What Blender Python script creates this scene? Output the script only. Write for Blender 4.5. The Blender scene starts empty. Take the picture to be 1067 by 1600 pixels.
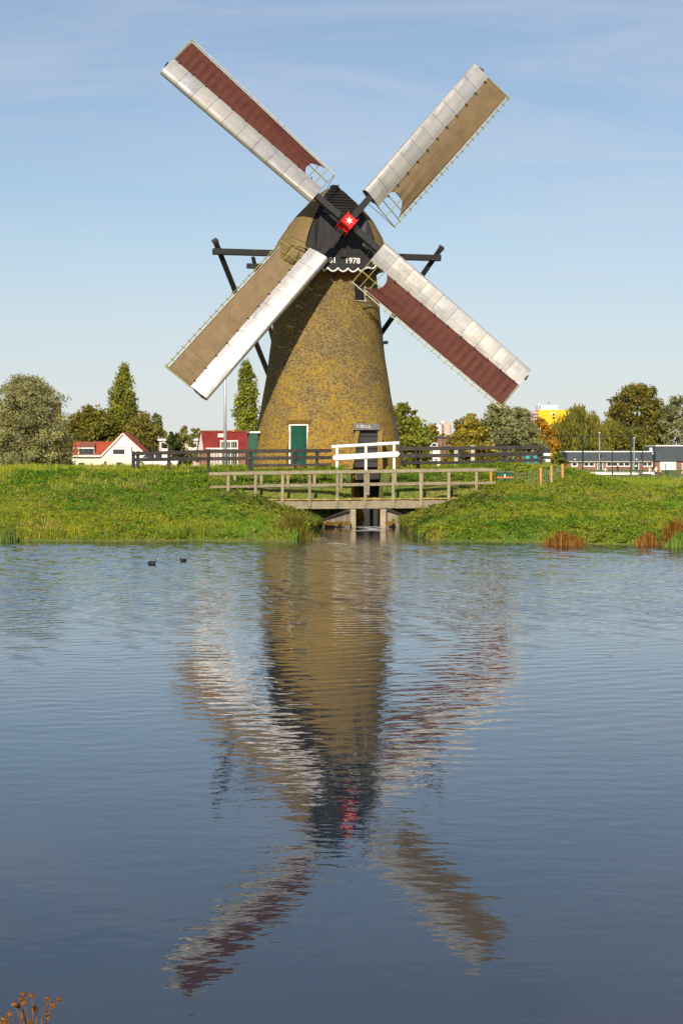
import bpy, bmesh, math, random
import numpy as np
from mathutils import Vector, Matrix

random.seed(7)
rng = np.random.default_rng(7)
sc = bpy.context.scene
R = math.radians

# ------------------------------------------------------------------ camera
F = 2826.0            # focal length in photo pixels (photo is 1067 x 1600)
CH = 2.9              # camera height above the water
cam = bpy.data.cameras.new('camera')
cam.sensor_fit = 'VERTICAL'
cam.sensor_height = 36.0
cam.sensor_width = 24.0
cam.lens = F / 1600.0 * 36.0
cam.shift_y = -80.0 / 1600.0
cam.clip_start = 0.1
cam.clip_end = 12000.0
camo = bpy.data.objects.new('camera', cam)
camo.location = (0, 0, CH)
camo.rotation_euler = (R(90), 0, 0)
sc.collection.objects.link(camo)
sc.camera = camo

def P(px, py, Y):
    """photo pixel + distance -> world point"""
    return Vector(((px - 533.5) * Y / F, Y, CH - (py - 720.0) * Y / F))
def PX(px, Y): return (px - 533.5) * Y / F
def PZ(py, Y): return CH - (py - 720.0) * Y / F

# ------------------------------------------------------------------ light
SUN = Vector((-0.16, -1.0, 0.52)).normalized()      # towards the sun
elev = math.asin(SUN.z)
azim = math.atan2(SUN.x, SUN.y)
world = bpy.data.worlds.new('World'); sc.world = world
world.use_nodes = True
wn = world.node_tree.nodes; wl = world.node_tree.links
wn.clear()
wout = wn.new('ShaderNodeOutputWorld'); wbg = wn.new('ShaderNodeBackground')
sky = wn.new('ShaderNodeTexSky'); sky.sky_type = 'NISHITA'; sky.sun_disc = False
sky.sun_elevation = elev; sky.sun_rotation = azim
sky.altitude = 0; sky.air_density = 1.0; sky.dust_density = 0.25; sky.ozone_density = 2.7
tc = wn.new('ShaderNodeTexCoord')
# thin high cirrus: streaks on a plane far above (direction / height)
sep = wn.new('ShaderNodeSeparateXYZ'); wl.new(tc.outputs['Generated'], sep.inputs[0])
addz = wn.new('ShaderNodeMath'); addz.operation = 'ADD'; addz.inputs[1].default_value = 0.32
absz = wn.new('ShaderNodeMath'); absz.operation = 'ABSOLUTE'
wl.new(sep.outputs[2], absz.inputs[0]); wl.new(absz.outputs[0], addz.inputs[0])
dv = wn.new('ShaderNodeVectorMath'); dv.operation = 'DIVIDE'
cmb = wn.new('ShaderNodeCombineXYZ')
for i in range(3): wl.new(addz.outputs[0], cmb.inputs[i])
wl.new(tc.outputs['Generated'], dv.inputs[0]); wl.new(cmb.outputs[0], dv.inputs[1])
mp = wn.new('ShaderNodeMapping'); mp.inputs['Rotation'].default_value = (0, 0, R(58)); mp.inputs['Scale'].default_value = (1.1, 3.4, 0.0)
wl.new(dv.outputs[0], mp.inputs[0])
cn = wn.new('ShaderNodeTexNoise'); cn.inputs['Scale'].default_value = 2.0; cn.inputs['Detail'].default_value = 9; cn.inputs['Roughness'].default_value = 0.6; cn.inputs['Distortion'].default_value = 0.7
wl.new(mp.outputs[0], cn.inputs['Vector'])
cr = wn.new('ShaderNodeMapRange'); cr.inputs[1].default_value = 0.40; cr.inputs[2].default_value = 0.78; cr.inputs[3].default_value = 0.14; cr.inputs[4].default_value = 0.60
wl.new(cn.outputs['Fac'], cr.inputs[0])
# low haze that whitens the sky towards the horizon all round
hzr = wn.new('ShaderNodeMapRange'); hzr.interpolation_type = 'SMOOTHSTEP'
hzr.inputs[1].default_value = 0.0; hzr.inputs[2].default_value = 0.22; hzr.inputs[3].default_value = 0.62; hzr.inputs[4].default_value = 0.0
wl.new(absz.outputs[0], hzr.inputs[0])
mxf = wn.new('ShaderNodeMath'); mxf.operation = 'MAXIMUM'; wl.new(cr.outputs[0], mxf.inputs[0]); wl.new(hzr.outputs[0], mxf.inputs[1])
cm = wn.new('ShaderNodeMix'); cm.data_type = 'RGBA'
wl.new(mxf.outputs[0], cm.inputs['Factor']); wl.new(sky.outputs[0], cm.inputs['A'])
cm.inputs['B'].default_value = (6.8, 6.95, 8.0, 1)
wl.new(cm.outputs['Result'], wbg.inputs['Color'])
wbg.inputs['Strength'].default_value = 0.080
wl.new(wbg.outputs[0], wout.inputs[0])

sl = bpy.data.lights.new('sun', 'SUN'); sl.energy = 5.0; sl.angle = R(0.55); sl.color = (1.0, 0.90, 0.76)
so = bpy.data.objects.new('sun', sl); so.rotation_euler = (-SUN).to_track_quat('-Z', 'Y').to_euler()
so.location = (-30, -60, 60); sc.collection.objects.link(so)
sc.view_settings.view_transform = 'Standard'; sc.view_settings.look = 'None'
sc.view_settings.exposure = 0.28; sc.view_settings.gamma = 1.0
sc.cycles.use_denoising = True
sc.cycles.max_bounces = 8; sc.cycles.transparent_max_bounces = 8
sc.cycles.sample_clamp_indirect = 6.0

# ------------------------------------------------------------------ materials
M = {}
def newmat(name):
    m = bpy.data.materials.new(name); m.use_nodes = True
    nt = m.node_tree
    return m, nt, nt.nodes['Principled BSDF']
def lk(nt, a, b): nt.links.new(a, b)
def noise(nt, vec, scale, detail=5, rough=0.55, dist=0.0):
    n = nt.nodes.new('ShaderNodeTexNoise')
    n.inputs['Scale'].default_value = scale; n.inputs['Detail'].default_value = detail
    n.inputs['Roughness'].default_value = rough; n.inputs['Distortion'].default_value = dist
    if vec is not None: lk(nt, vec, n.inputs['Vector'])
    return n.outputs['Fac']
def ramp(nt, fac, a, b, lo=0.0, hi=1.0):
    r = nt.nodes.new('ShaderNodeMapRange')
    r.inputs[1].default_value = a; r.inputs[2].default_value = b; r.inputs[3].default_value = lo; r.inputs[4].default_value = hi
    lk(nt, fac, r.inputs[0]); return r.outputs[0]
def mix(nt, fac, a, b):
    x = nt.nodes.new('ShaderNodeMix'); x.data_type = 'RGBA'
    if isinstance(fac, (int, float)): x.inputs['Factor'].default_value = fac
    else: lk(nt, fac, x.inputs['Factor'])
    for k, v in (('A', a), ('B', b)):
        if isinstance(v, tuple): x.inputs[k].default_value = (*v, 1) if len(v) == 3 else v
        else: lk(nt, v, x.inputs[k])
    return x.outputs['Result']
def mth(nt, op, a, b=None):
    x = nt.nodes.new('ShaderNodeMath'); x.operation = op
    for i, v in ((0, a), (1, b)):
        if v is None: continue
        if isinstance(v, (int, float)): x.inputs[i].default_value = v
        else: lk(nt, v, x.inputs[i])
    return x.outputs[0]
def coords(nt, kind='Object', scale=(1, 1, 1), rot=(0, 0, 0)):
    t = nt.nodes.new('ShaderNodeTexCoord'); m = nt.nodes.new('ShaderNodeMapping')
    m.inputs['Scale'].default_value = scale; m.inputs['Rotation'].default_value = rot
    lk(nt, t.outputs[kind], m.inputs[0]); return m.outputs[0]
def bump(nt, bsdf, h, strength=0.4, dist=0.02):
    b = nt.nodes.new('ShaderNodeBump'); b.inputs['Strength'].default_value = strength; b.inputs['Distance'].default_value = dist
    lk(nt, h, b.inputs['Height']); lk(nt, b.outputs[0], bsdf.inputs['Normal'])
def pm(name, c1, c2=None, scale=3.0, rough=0.7, bstr=0.3, bdist=0.01, metallic=0.0, stretch=(1, 1, 1), c3=None, spec=0.3, rnd=0.12):
    """plain weathered material: two colours in noise, a third as blotches, small random tint per object"""
    m, nt, b = newmat(name)
    if c2 is None: c2 = tuple(x * 0.72 for x in c1)
    v = coords(nt, 'Object', stretch)
    f = noise(nt, v, scale, 6, 0.6)
    col = mix(nt, ramp(nt, f, 0.35, 0.66), c1, c2)
    if c3 is not None:
        col = mix(nt, ramp(nt, noise(nt, v, scale * 2.3, 5, 0.65, 0.4), 0.56, 0.66), col, c3)
    oi = nt.nodes.new('ShaderNodeObjectInfo')
    hv = nt.nodes.new('ShaderNodeHueSaturation')
    lk(nt, ramp(nt, oi.outputs['Random'], 0, 1, 1 - rnd, 1 + rnd), hv.inputs['Value'])
    lk(nt, col, hv.inputs['Color'])
    lk(nt, hv.outputs[0], b.inputs['Base Color'])
    b.inputs['Roughness'].default_value = rough; b.inputs['Metallic'].default_value = metallic
    b.inputs['Specular IOR Level'].default_value = spec
    if bstr: bump(nt, b, noise(nt, v, scale * 3, 6, 0.65), bstr, bdist)
    M[name] = m; return m

pm('black_wood', (0.013, 0.0115, 0.0115), (0.022, 0.020, 0.019), 4, 0.55, 0.3, 0.006, stretch=(1, 1, 1), spec=0.35, rnd=0.25)
pm('dark_fence', (0.024, 0.019, 0.017), (0.042, 0.034, 0.030), 3, 0.75, 0.5, 0.01, c3=(0.07, 0.06, 0.045), rnd=0.25)
pm('grey_wood', (0.30, 0.25, 0.17), (0.205, 0.17, 0.11), 5, 0.85, 0.5, 0.01, stretch=(1, 1, 1), c3=(0.30, 0.27, 0.10), rnd=0.15)
pm('lichen_wood', (0.42, 0.31, 0.05), (0.24, 0.18, 0.07), 9, 0.9, 0.5, 0.01, c3=(0.20, 0.16, 0.10), rnd=0.3)
pm('wall_plank', (0.26, 0.215, 0.165), (0.17, 0.14, 0.105), 6, 0.85, 0.5, 0.01, stretch=(1, 1, .25), c3=(0.22, 0.20, 0.10), rnd=0.25)
pm('concrete', (0.36, 0.30, 0.21), (0.25, 0.20, 0.13), 4, 0.85, 0.4, 0.01, c3=(0.26, 0.24, 0.07))
pm('moss', (0.20, 0.095, 0.018), (0.09, 0.075, 0.018), 9, 0.95, 0.8, 0.02)
pm('white_paint', (0.74, 0.72, 0.68), (0.66, 0.64, 0.60), 6, 0.5, 0.1, 0.003, rnd=0.04)
pm('red_paint', (0.72, 0.018, 0.012), (0.60, 0.014, 0.010), 5, 0.38, 0.15, 0.004, spec=0.4, rnd=0.03)
pm('green_paint', (0.004, 0.075, 0.040), (0.003, 0.058, 0.030), 4, 0.45, 0.15, 0.004, spec=0.4)
pm('lath', (0.27, 0.235, 0.06), (0.17, 0.155, 0.045), 5, 0.8, 0.2, 0.004)
pm('pale_lath', (0.50, 0.46, 0.36), (0.36, 0.33, 0.24), 5, 0.7, 0.2, 0.004)
pm('rope', (0.55, 0.50, 0.42), (0.4, 0.36, 0.28), 9, 0.9, 0.2, 0.004)
pm('iron', (0.035, 0.03, 0.03), (0.05, 0.04, 0.035), 6, 0.5, 0.2, 0.003)
pm('stake_wood', (0.62, 0.30, 0.06), (0.48, 0.23, 0.06), 7, 0.75, 0.3, 0.006)
pm('grey_stone', (0.17, 0.16, 0.165), (0.11, 0.105, 0.11), 6, 0.85, 0.5, 0.01, c3=(0.26, 0.25, 0.22))
pm('pale_stone', (0.52, 0.48, 0.40), (0.36, 0.33, 0.26), 6, 0.9, 0.4, 0.01)
pm('red_tile', (0.42, 0.075, 0.03), (0.30, 0.055, 0.03), 0.9, 0.75, 0.4, 0.03, rnd=0.08)
pm('dark_red_tile', (0.23, 0.024, 0.018), (0.15, 0.018, 0.014), 0.9, 0.7, 0.4, 0.03, rnd=0.08)
pm('weathered_tile', (0.27, 0.10, 0.055), (0.20, 0.07, 0.04), 1.2, 0.8, 0.4, 0.03)
pm('white_render', (0.78, 0.74, 0.68), (0.70, 0.66, 0.60), 0.6, 0.85, 0.15, 0.01, rnd=0.03)
pm('cream_render', (0.70, 0.60, 0.50), (0.62, 0.53, 0.43), 0.6, 0.85, 0.15, 0.01, rnd=0.03)
pm('slate', (0.060, 0.070, 0.085), (0.045, 0.053, 0.066), 0.8, 0.6, 0.3, 0.02, rnd=0.05)
pm('yellow_panel', (0.85, 0.47, 0.01), (0.78, 0.42, 0.01), 0.2, 0.6, 0, 0, rnd=0.02)
pm('pink_render', (0.52, 0.38, 0.32), (0.46, 0.33, 0.28), 0.2, 0.8, 0, 0)
pm('glass_dark', (0.020, 0.025, 0.032), (0.035, 0.042, 0.05), 1.0, 0.08, 0, 0, spec=0.6)
pm('door_teal', (0.012, 0.06, 0.055), (0.010, 0.045, 0.04), 1.0, 0.5, 0, 0)
pm('orange_pot', (0.62, 0.22, 0.03), (0.5, 0.17, 0.03), 3, 0.7, 0, 0)
pm('steel_pole', (0.42, 0.43, 0.45), (0.34, 0.35, 0.37), 2, 0.4, 0, 0, metallic=0.4)
pm('court_green', (0.010, 0.035, 0.028), (0.008, 0.025, 0.02), 2, 0.5, 0, 0)
pm('bark', (0.10, 0.075, 0.05), (0.055, 0.042, 0.03), 4, 0.95, 0.6, 0.03, stretch=(1, 1, .3))
pm('dry_stem', (0.22, 0.10, 0.035), (0.12, 0.055, 0.02), 60, 0.8, 0, 0)
pm('dry_head', (0.27, 0.10, 0.016), (0.06, 0.024, 0.008), 300, 0.7, 0.6, 0.001)
pm('coot_black', (0.010, 0.010, 0.012), (0.018, 0.018, 0.02), 20, 0.6, 0.3, 0.003)
pm('ivory', (0.80, 0.76, 0.68), (0.75, 0.70, 0.62), 10, 0.5, 0, 0)
pm('bin_green', (0.006, 0.085, 0.035), (0.005, 0.06, 0.028), 3, 0.4, 0.1, 0.003)
pm('bin_orange', (0.70, 0.13, 0.03), (0.6, 0.11, 0.03), 3, 0.5, 0, 0)
pm('foam', (0.74, 0.72, 0.66), (0.6, 0.58, 0.5), 8, 0.9, 0.3, 0.01)
pm('car_silver', (0.38, 0.40, 0.44), (0.36, 0.38, 0.42), 1, 0.25, 0, 0, metallic=0.5, spec=0.5)
pm('car_white', (0.75, 0.74, 0.72), (0.72, 0.71, 0.69), 1, 0.25, 0, 0, spec=0.5)
pm('tyre', (0.015, 0.015, 0.016), (0.02, 0.02, 0.02), 5, 0.8, 0, 0)
pm('teal_tarp', (0.03, 0.25, 0.30), (0.02, 0.18, 0.23), 3, 0.5, 0.3, 0.01)
pm('skin', (0.55, 0.33, 0.24), (0.5, 0.3, 0.21), 5, 0.6, 0, 0)
pm('hair', (0.03, 0.02, 0.015), (0.045, 0.03, 0.02), 5, 0.6, 0, 0)
pm('cloth_white', (0.75, 0.74, 0.73), (0.7, 0.69, 0.68), 5, 0.85, 0, 0)
pm('cloth_black', (0.012, 0.010, 0.012), (0.02, 0.016, 0.018), 5, 0.85, 0, 0)
pm('cloth_blue', (0.08, 0.13, 0.28), (0.06, 0.1, 0.22), 5, 0.85, 0, 0)
pm('cloth_grey', (0.16, 0.13, 0.11), (0.12, 0.1, 0.09), 5, 0.85, 0, 0)
pm('cloth_maroon', (0.16, 0.02, 0.025), (0.12, 0.018, 0.02), 5, 0.85, 0, 0)
pm('cloth_pink', (0.72, 0.45, 0.42), (0.66, 0.4, 0.38), 5, 0.85, 0, 0)

# -- brick (tower): bond from a brick texture on a metre UV, lichen low down, redder ring on top
def brick_mat(name, c1, c2, mortar, lichen=None, coord='UV', bw=0.17, rh=0.050, ztop=None):
    m, nt, b = newmat(name)
    v = coords(nt, coord)
    if coord == 'Object':
        s0 = nt.nodes.new('ShaderNodeSeparateXYZ'); lk(nt, v, s0.inputs[0]); c0 = nt.nodes.new('ShaderNodeCombineXYZ')
        lk(nt, mth(nt, 'ADD', s0.outputs[0], s0.outputs[1]), c0.inputs[0]); lk(nt, s0.outputs[2], c0.inputs[1]); v = c0.outputs[0]
    br = nt.nodes.new('ShaderNodeTexBrick')
    lk(nt, v, br.inputs['Vector'])
    br.inputs['Scale'].default_value = 1.0
    br.inputs['Brick Width'].default_value = bw; br.inputs['Row Height'].default_value = rh
    br.inputs['Mortar Size'].default_value = rh * 0.13; br.inputs['Mortar Smooth'].default_value = 0.2
    br.inputs['Color1'].default_value = (*c1, 1); br.inputs['Color2'].default_value = (*c2, 1); br.inputs['Mortar'].default_value = (*mortar, 1)
    col = br.outputs['Color']
    o = coords(nt, 'Object')
    # per-brick tint: cell noise on the brick lattice
    wv = nt.nodes.new('ShaderNodeTexWhiteNoise'); wv.noise_dimensions = '2D'
    sp = nt.nodes.new('ShaderNodeSeparateXYZ'); lk(nt, v, sp.inputs[0])
    fx = mth(nt, 'FLOOR', mth(nt, 'DIVIDE', sp.outputs[0], bw * 0.5)); fy = mth(nt, 'FLOOR', mth(nt, 'DIVIDE', sp.outputs[1], rh))
    cb = nt.nodes.new('ShaderNodeCombineXYZ'); lk(nt, fx, cb.inputs[0]); lk(nt, fy, cb.inputs[1])
    lk(nt, cb.outputs[0], wv.inputs['Vector'])
    hv = nt.nodes.new('ShaderNodeHueSaturation'); lk(nt, col, hv.inputs['Color']); lk(nt, ramp(nt, wv.outputs['Value'], 0, 1, 0.5, 1.6), hv.inputs['Value'])
    col = hv.outputs[0]
    # broad staining
    col = mix(nt, ramp(nt, noise(nt, o, 0.55, 6, 0.6), 0.42, 0.72, 0.0, 0.55), col, (0.14, 0.105, 0.05))
    if lichen:
        so_ = nt.nodes.new('ShaderNodeSeparateXYZ'); lk(nt, o, so_.inputs[0])
        hz = so_.outputs[2]
        if ztop:
            band = mth(nt, 'MULTIPLY', ramp(nt, hz, ztop - 0.66, ztop - 0.58), ramp(nt, noise(nt, o, 3, 4), 0.35, 0.5, 0.35, 0.8))
            col = mix(nt, band, col, (0.30, 0.10, 0.03))
        low = ramp(nt, hz, 0.6, 5.4, 0.23, -0.03)
        nb = mth(nt, 'ADD', noise(nt, o, 0.8, 5, 0.6), low)
        fine = noise(nt, o, 7.0, 8, 0.75)
        f1 = mth(nt, 'MULTIPLY', ramp(nt, nb, 0.43, 0.64), ramp(nt, fine, 0.45, 0.58))
        col = mix(nt, mth(nt, 'MULTIPLY', f1, 0.9), col, lichen)
        f2 = mth(nt, 'MULTIPLY', ramp(nt, mth(nt, 'ADD', noise(nt, o, 1.7, 4), low), 0.60, 0.76), ramp(nt, noise(nt, o, 11, 6, 0.7), 0.52, 0.60))
        col = mix(nt, mth(nt, 'MULTIPLY', f2, 0.9), col, (0.46, 0.19, 0.015))
        # pale limewash specks
        f3 = ramp(nt, noise(nt, o, 16, 3, 0.6), 0.70, 0.74, 0, 0.6)
        col = mix(nt, f3, col, (0.42, 0.36, 0.24))
    lk(nt, col, b.inputs['Base Color'])
    b.inputs['Roughness'].default_value = 0.9; b.inputs['Specular IOR Level'].default_value = 0.15
    h = mth(nt, 'ADD', mth(nt, 'MULTIPLY', br.outputs['Fac'], -0.6), mth(nt, 'MULTIPLY', noise(nt, o, 20, 5, 0.7), 0.9))
    bump(nt, b, h, 0.9, 0.025)
    M[name] = m
brick_mat('tower_brick', (0.28, 0.195, 0.080), (0.175, 0.12, 0.05), (0.10, 0.075, 0.04), lichen=(0.40, 0.255, 0.02), ztop=10.22)
brick_mat('pier_brick', (0.27, 0.20, 0.10), (0.21, 0.15, 0.075), (0.15, 0.12, 0.07), lichen=(0.42, 0.27, 0.02), coord='Object')
brick_mat('school_brick', (0.30, 0.11, 0.065), (0.25, 0.09, 0.055), (0.3, 0.25, 0.2), coord='Object')

# -- thatch
m, nt, b = newmat('thatch'); M['thatch'] = m
v = coords(nt, 'UV', (26, 2.2, 1)); v2 = coords(nt, 'Object')
c = mix(nt, ramp(nt, noise(nt, v, 1.0, 7, 0.7), 0.35, 0.68), (0.26, 0.175, 0.082), (0.16, 0.108, 0.052))
c = mix(nt, ramp(nt, noise(nt, v2, 0.9, 5), 0.45, 0.7, 0, 0.6), c, (0.15, 0.115, 0.042))
lk(nt, c, b.inputs['Base Color']); b.inputs['Roughness'].default_value = 0.95; b.inputs['Specular IOR Level'].default_value = 0.1
bump(nt, b, noise(nt, v, 1.6, 6, 0.7), 0.9, 0.04)

# -- aluminium sheet of the sails
m, nt, b = newmat('sheet_metal'); M['sheet_metal'] = m
v = coords(nt, 'Object')
oi = nt.nodes.new('ShaderNodeObjectInfo')
c = mix(nt, ramp(nt, oi.outputs['Random'], 0, 1), (0.57, 0.52, 0.46), (0.47, 0.455, 0.445))
c = mix(nt, ramp(nt, noise(nt, v, 1.3, 5, 0.55, 0.6), 0.52, 0.72, 0, 0.45), c, (0.27, 0.275, 0.29))
c = mix(nt, ramp(nt, noise(nt, v, 14, 3, 0.6), 0.66, 0.74, 0, 0.35), c, (0.42, 0.38, 0.32))
lk(nt, c, b.inputs['Base Color']); b.inputs['Metallic'].default_value = 0.45
lk(nt, ramp(nt, noise(nt, v, 2.1, 4), 0.3, 0.7, 0.34, 0.52), b.inputs['Roughness'])
bump(nt, b, noise(nt, v, .8, 1, 0.4), 0.25, 0.06)

# -- sailcloth
def cloth_mat(name, a, c2, streak):
    m, nt, b = newmat(name); M[name] = m
    v = coords(nt, 'UV', (1.0, 1.0, 1)); 
    vs = coords(nt, 'UV', (9, .8, 1))
    c = mix(nt, ramp(nt, noise(nt, v, 1.2, 6, 0.6), 0.35, 0.68), a, c2)
    c = mix(nt, ramp(nt, noise(nt, vs, 1.0, 6, 0.65), 0.50, 0.75, 0, 0.5), c, streak)
    c = mix(nt, ramp(nt, noise(nt, coords(nt, 'UV', (2.5, 1.2, 1)), 2.4, 7, 0.75), 0.66, 0.72, 0, 0.35), c, (0.5, 0.42, 0.36))
    lk(nt, c, b.inputs['Base Color']); b.inputs['Roughness'].default_value = 0.72; b.inputs['Specular IOR Level'].default_value = 0.25
    bump(nt, b, noise(nt, vs, 1.5, 5, 0.6), 0.35, 0.02)
cloth_mat('cloth_red', (0.100, 0.029, 0.018), (0.068, 0.020, 0.013), (0.135, 0.046, 0.029))
cloth_mat('cloth_tan', (0.195, 0.132, 0.068), (0.145, 0.098, 0.050), (0.25, 0.18, 0.10))

# -- foliage from a per-leaf colour attribute
def leaf_mat(name, trans=0.35, rough=0.6):
    m, nt, b = newmat(name); M[name] = m
    at = nt.nodes.new('ShaderNodeAttribute'); at.attribute_name = 'Col'
    lk(nt, at.outputs['Color'], b.inputs['Base Color']); b.inputs['Roughness'].default_value = rough
    b.inputs['Specular IOR Level'].default_value = 0.25
    tr = nt.nodes.new('ShaderNodeBsdfTranslucent'); lk(nt, at.outputs['Color'], tr.inputs[0])
    ms = nt.nodes.new('ShaderNodeMixShader'); ms.inputs[0].default_value = trans
    out = nt.nodes['Material Output']
    lk(nt, b.outputs[0], ms.inputs[1]); lk(nt, tr.outputs[0], ms.inputs[2]); lk(nt, ms.outputs[0], out.inputs[0])
leaf_mat('leaf', .42); leaf_mat('grass_blade', 0.3, 0.55)

# -- soil under the grass
m, nt, b = newmat('turf'); M['turf'] = m
v = coords(nt, 'Object')
c = mix(nt, ramp(nt, noise(nt, v, 0.5, 6), 0.4, 0.65), (.12, .19, .015), (.20, .19, .02))
c = mix(nt, ramp(nt, noise(nt, v, 6, 6, 0.7), 0.45, 0.6), c, (0.07, 0.075, 0.014))
lk(nt, c, b.inputs['Base Color']); b.inputs['Roughness'].default_value = 0.95
bump(nt, b, noise(nt, v, 8, 6, 0.7), 0.8, 0.08)

# -- water: dark body, clear surface, small wind ripples (stronger out in the open middle)
m, nt, b = newmat('pond_water'); M['pond_water'] = m
b.inputs['Base Color'].default_value = (0.018, 0.026, 0.038, 1)
b.inputs['Roughness'].default_value = 0.015; b.inputs['IOR'].default_value = 1.333
b.inputs['Specular IOR Level'].default_value = 0.5
t = nt.nodes.new('ShaderNodeTexCoord'); obj_ = t.outputs['Object']
sp = nt.nodes.new('ShaderNodeSeparateXYZ'); lk(nt, obj_, sp.inputs[0])
def mapn(sx, sy, scale, det, rough=0.5, dist=0.0, rot=0.0):
    mp_ = nt.nodes.new('ShaderNodeMapping'); mp_.inputs['Scale'].default_value = (sx, sy, 1); mp_.inputs['Rotation'].default_value = (0, 0, rot)
    lk(nt, obj_, mp_.inputs[0]); return noise(nt, mp_.outputs[0], scale, det, rough, dist)
patch = ramp(nt, mapn(0.5, 1.0, 0.11, 3), 0.35, 0.65, 0.6, 1.3)
calm = ramp(nt, sp.outputs[1], 10, 46, 0.75, 3.0)
h = mth(nt, 'MULTIPLY', mth(nt, 'ADD', mth(nt, 'MULTIPLY', mapn(.75, 1, 8.0, 2, .5, .2, -.2), 0.0011), mth(nt, 'MULTIPLY', mapn(.7, 1, 3.6, 1, .5, .2, .3), 0.0016)), mth(nt, 'MULTIPLY', patch, calm))
bp = nt.nodes.new('ShaderNodeBump'); bp.inputs['Strength'].default_value = 1.0; bp.inputs['Distance'].default_value = 1.0
lk(nt, h, bp.inputs['Height']); lk(nt, bp.outputs[0], b.inputs['Normal'])

# ------------------------------------------------------------------ mesh helpers
COL = sc.collection
def props(o, label=None, cat=None, group=None, kind=None):
    if label: o['label'] = label
    if cat: o['category'] = cat
    if group: o['group'] = group
    if kind: o['kind'] = kind
    return o
def empty(name, loc, label, cat, group=None):
    o = bpy.data.objects.new(name, None); o.empty_display_size = 0.3
    o.location = loc; COL.objects.link(o)
    return props(o, label, cat, group)
def org_of(o):
    v = Vector((0, 0, 0))
    while o is not None:
        v += o.location; o = o.parent
    return v

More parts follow.
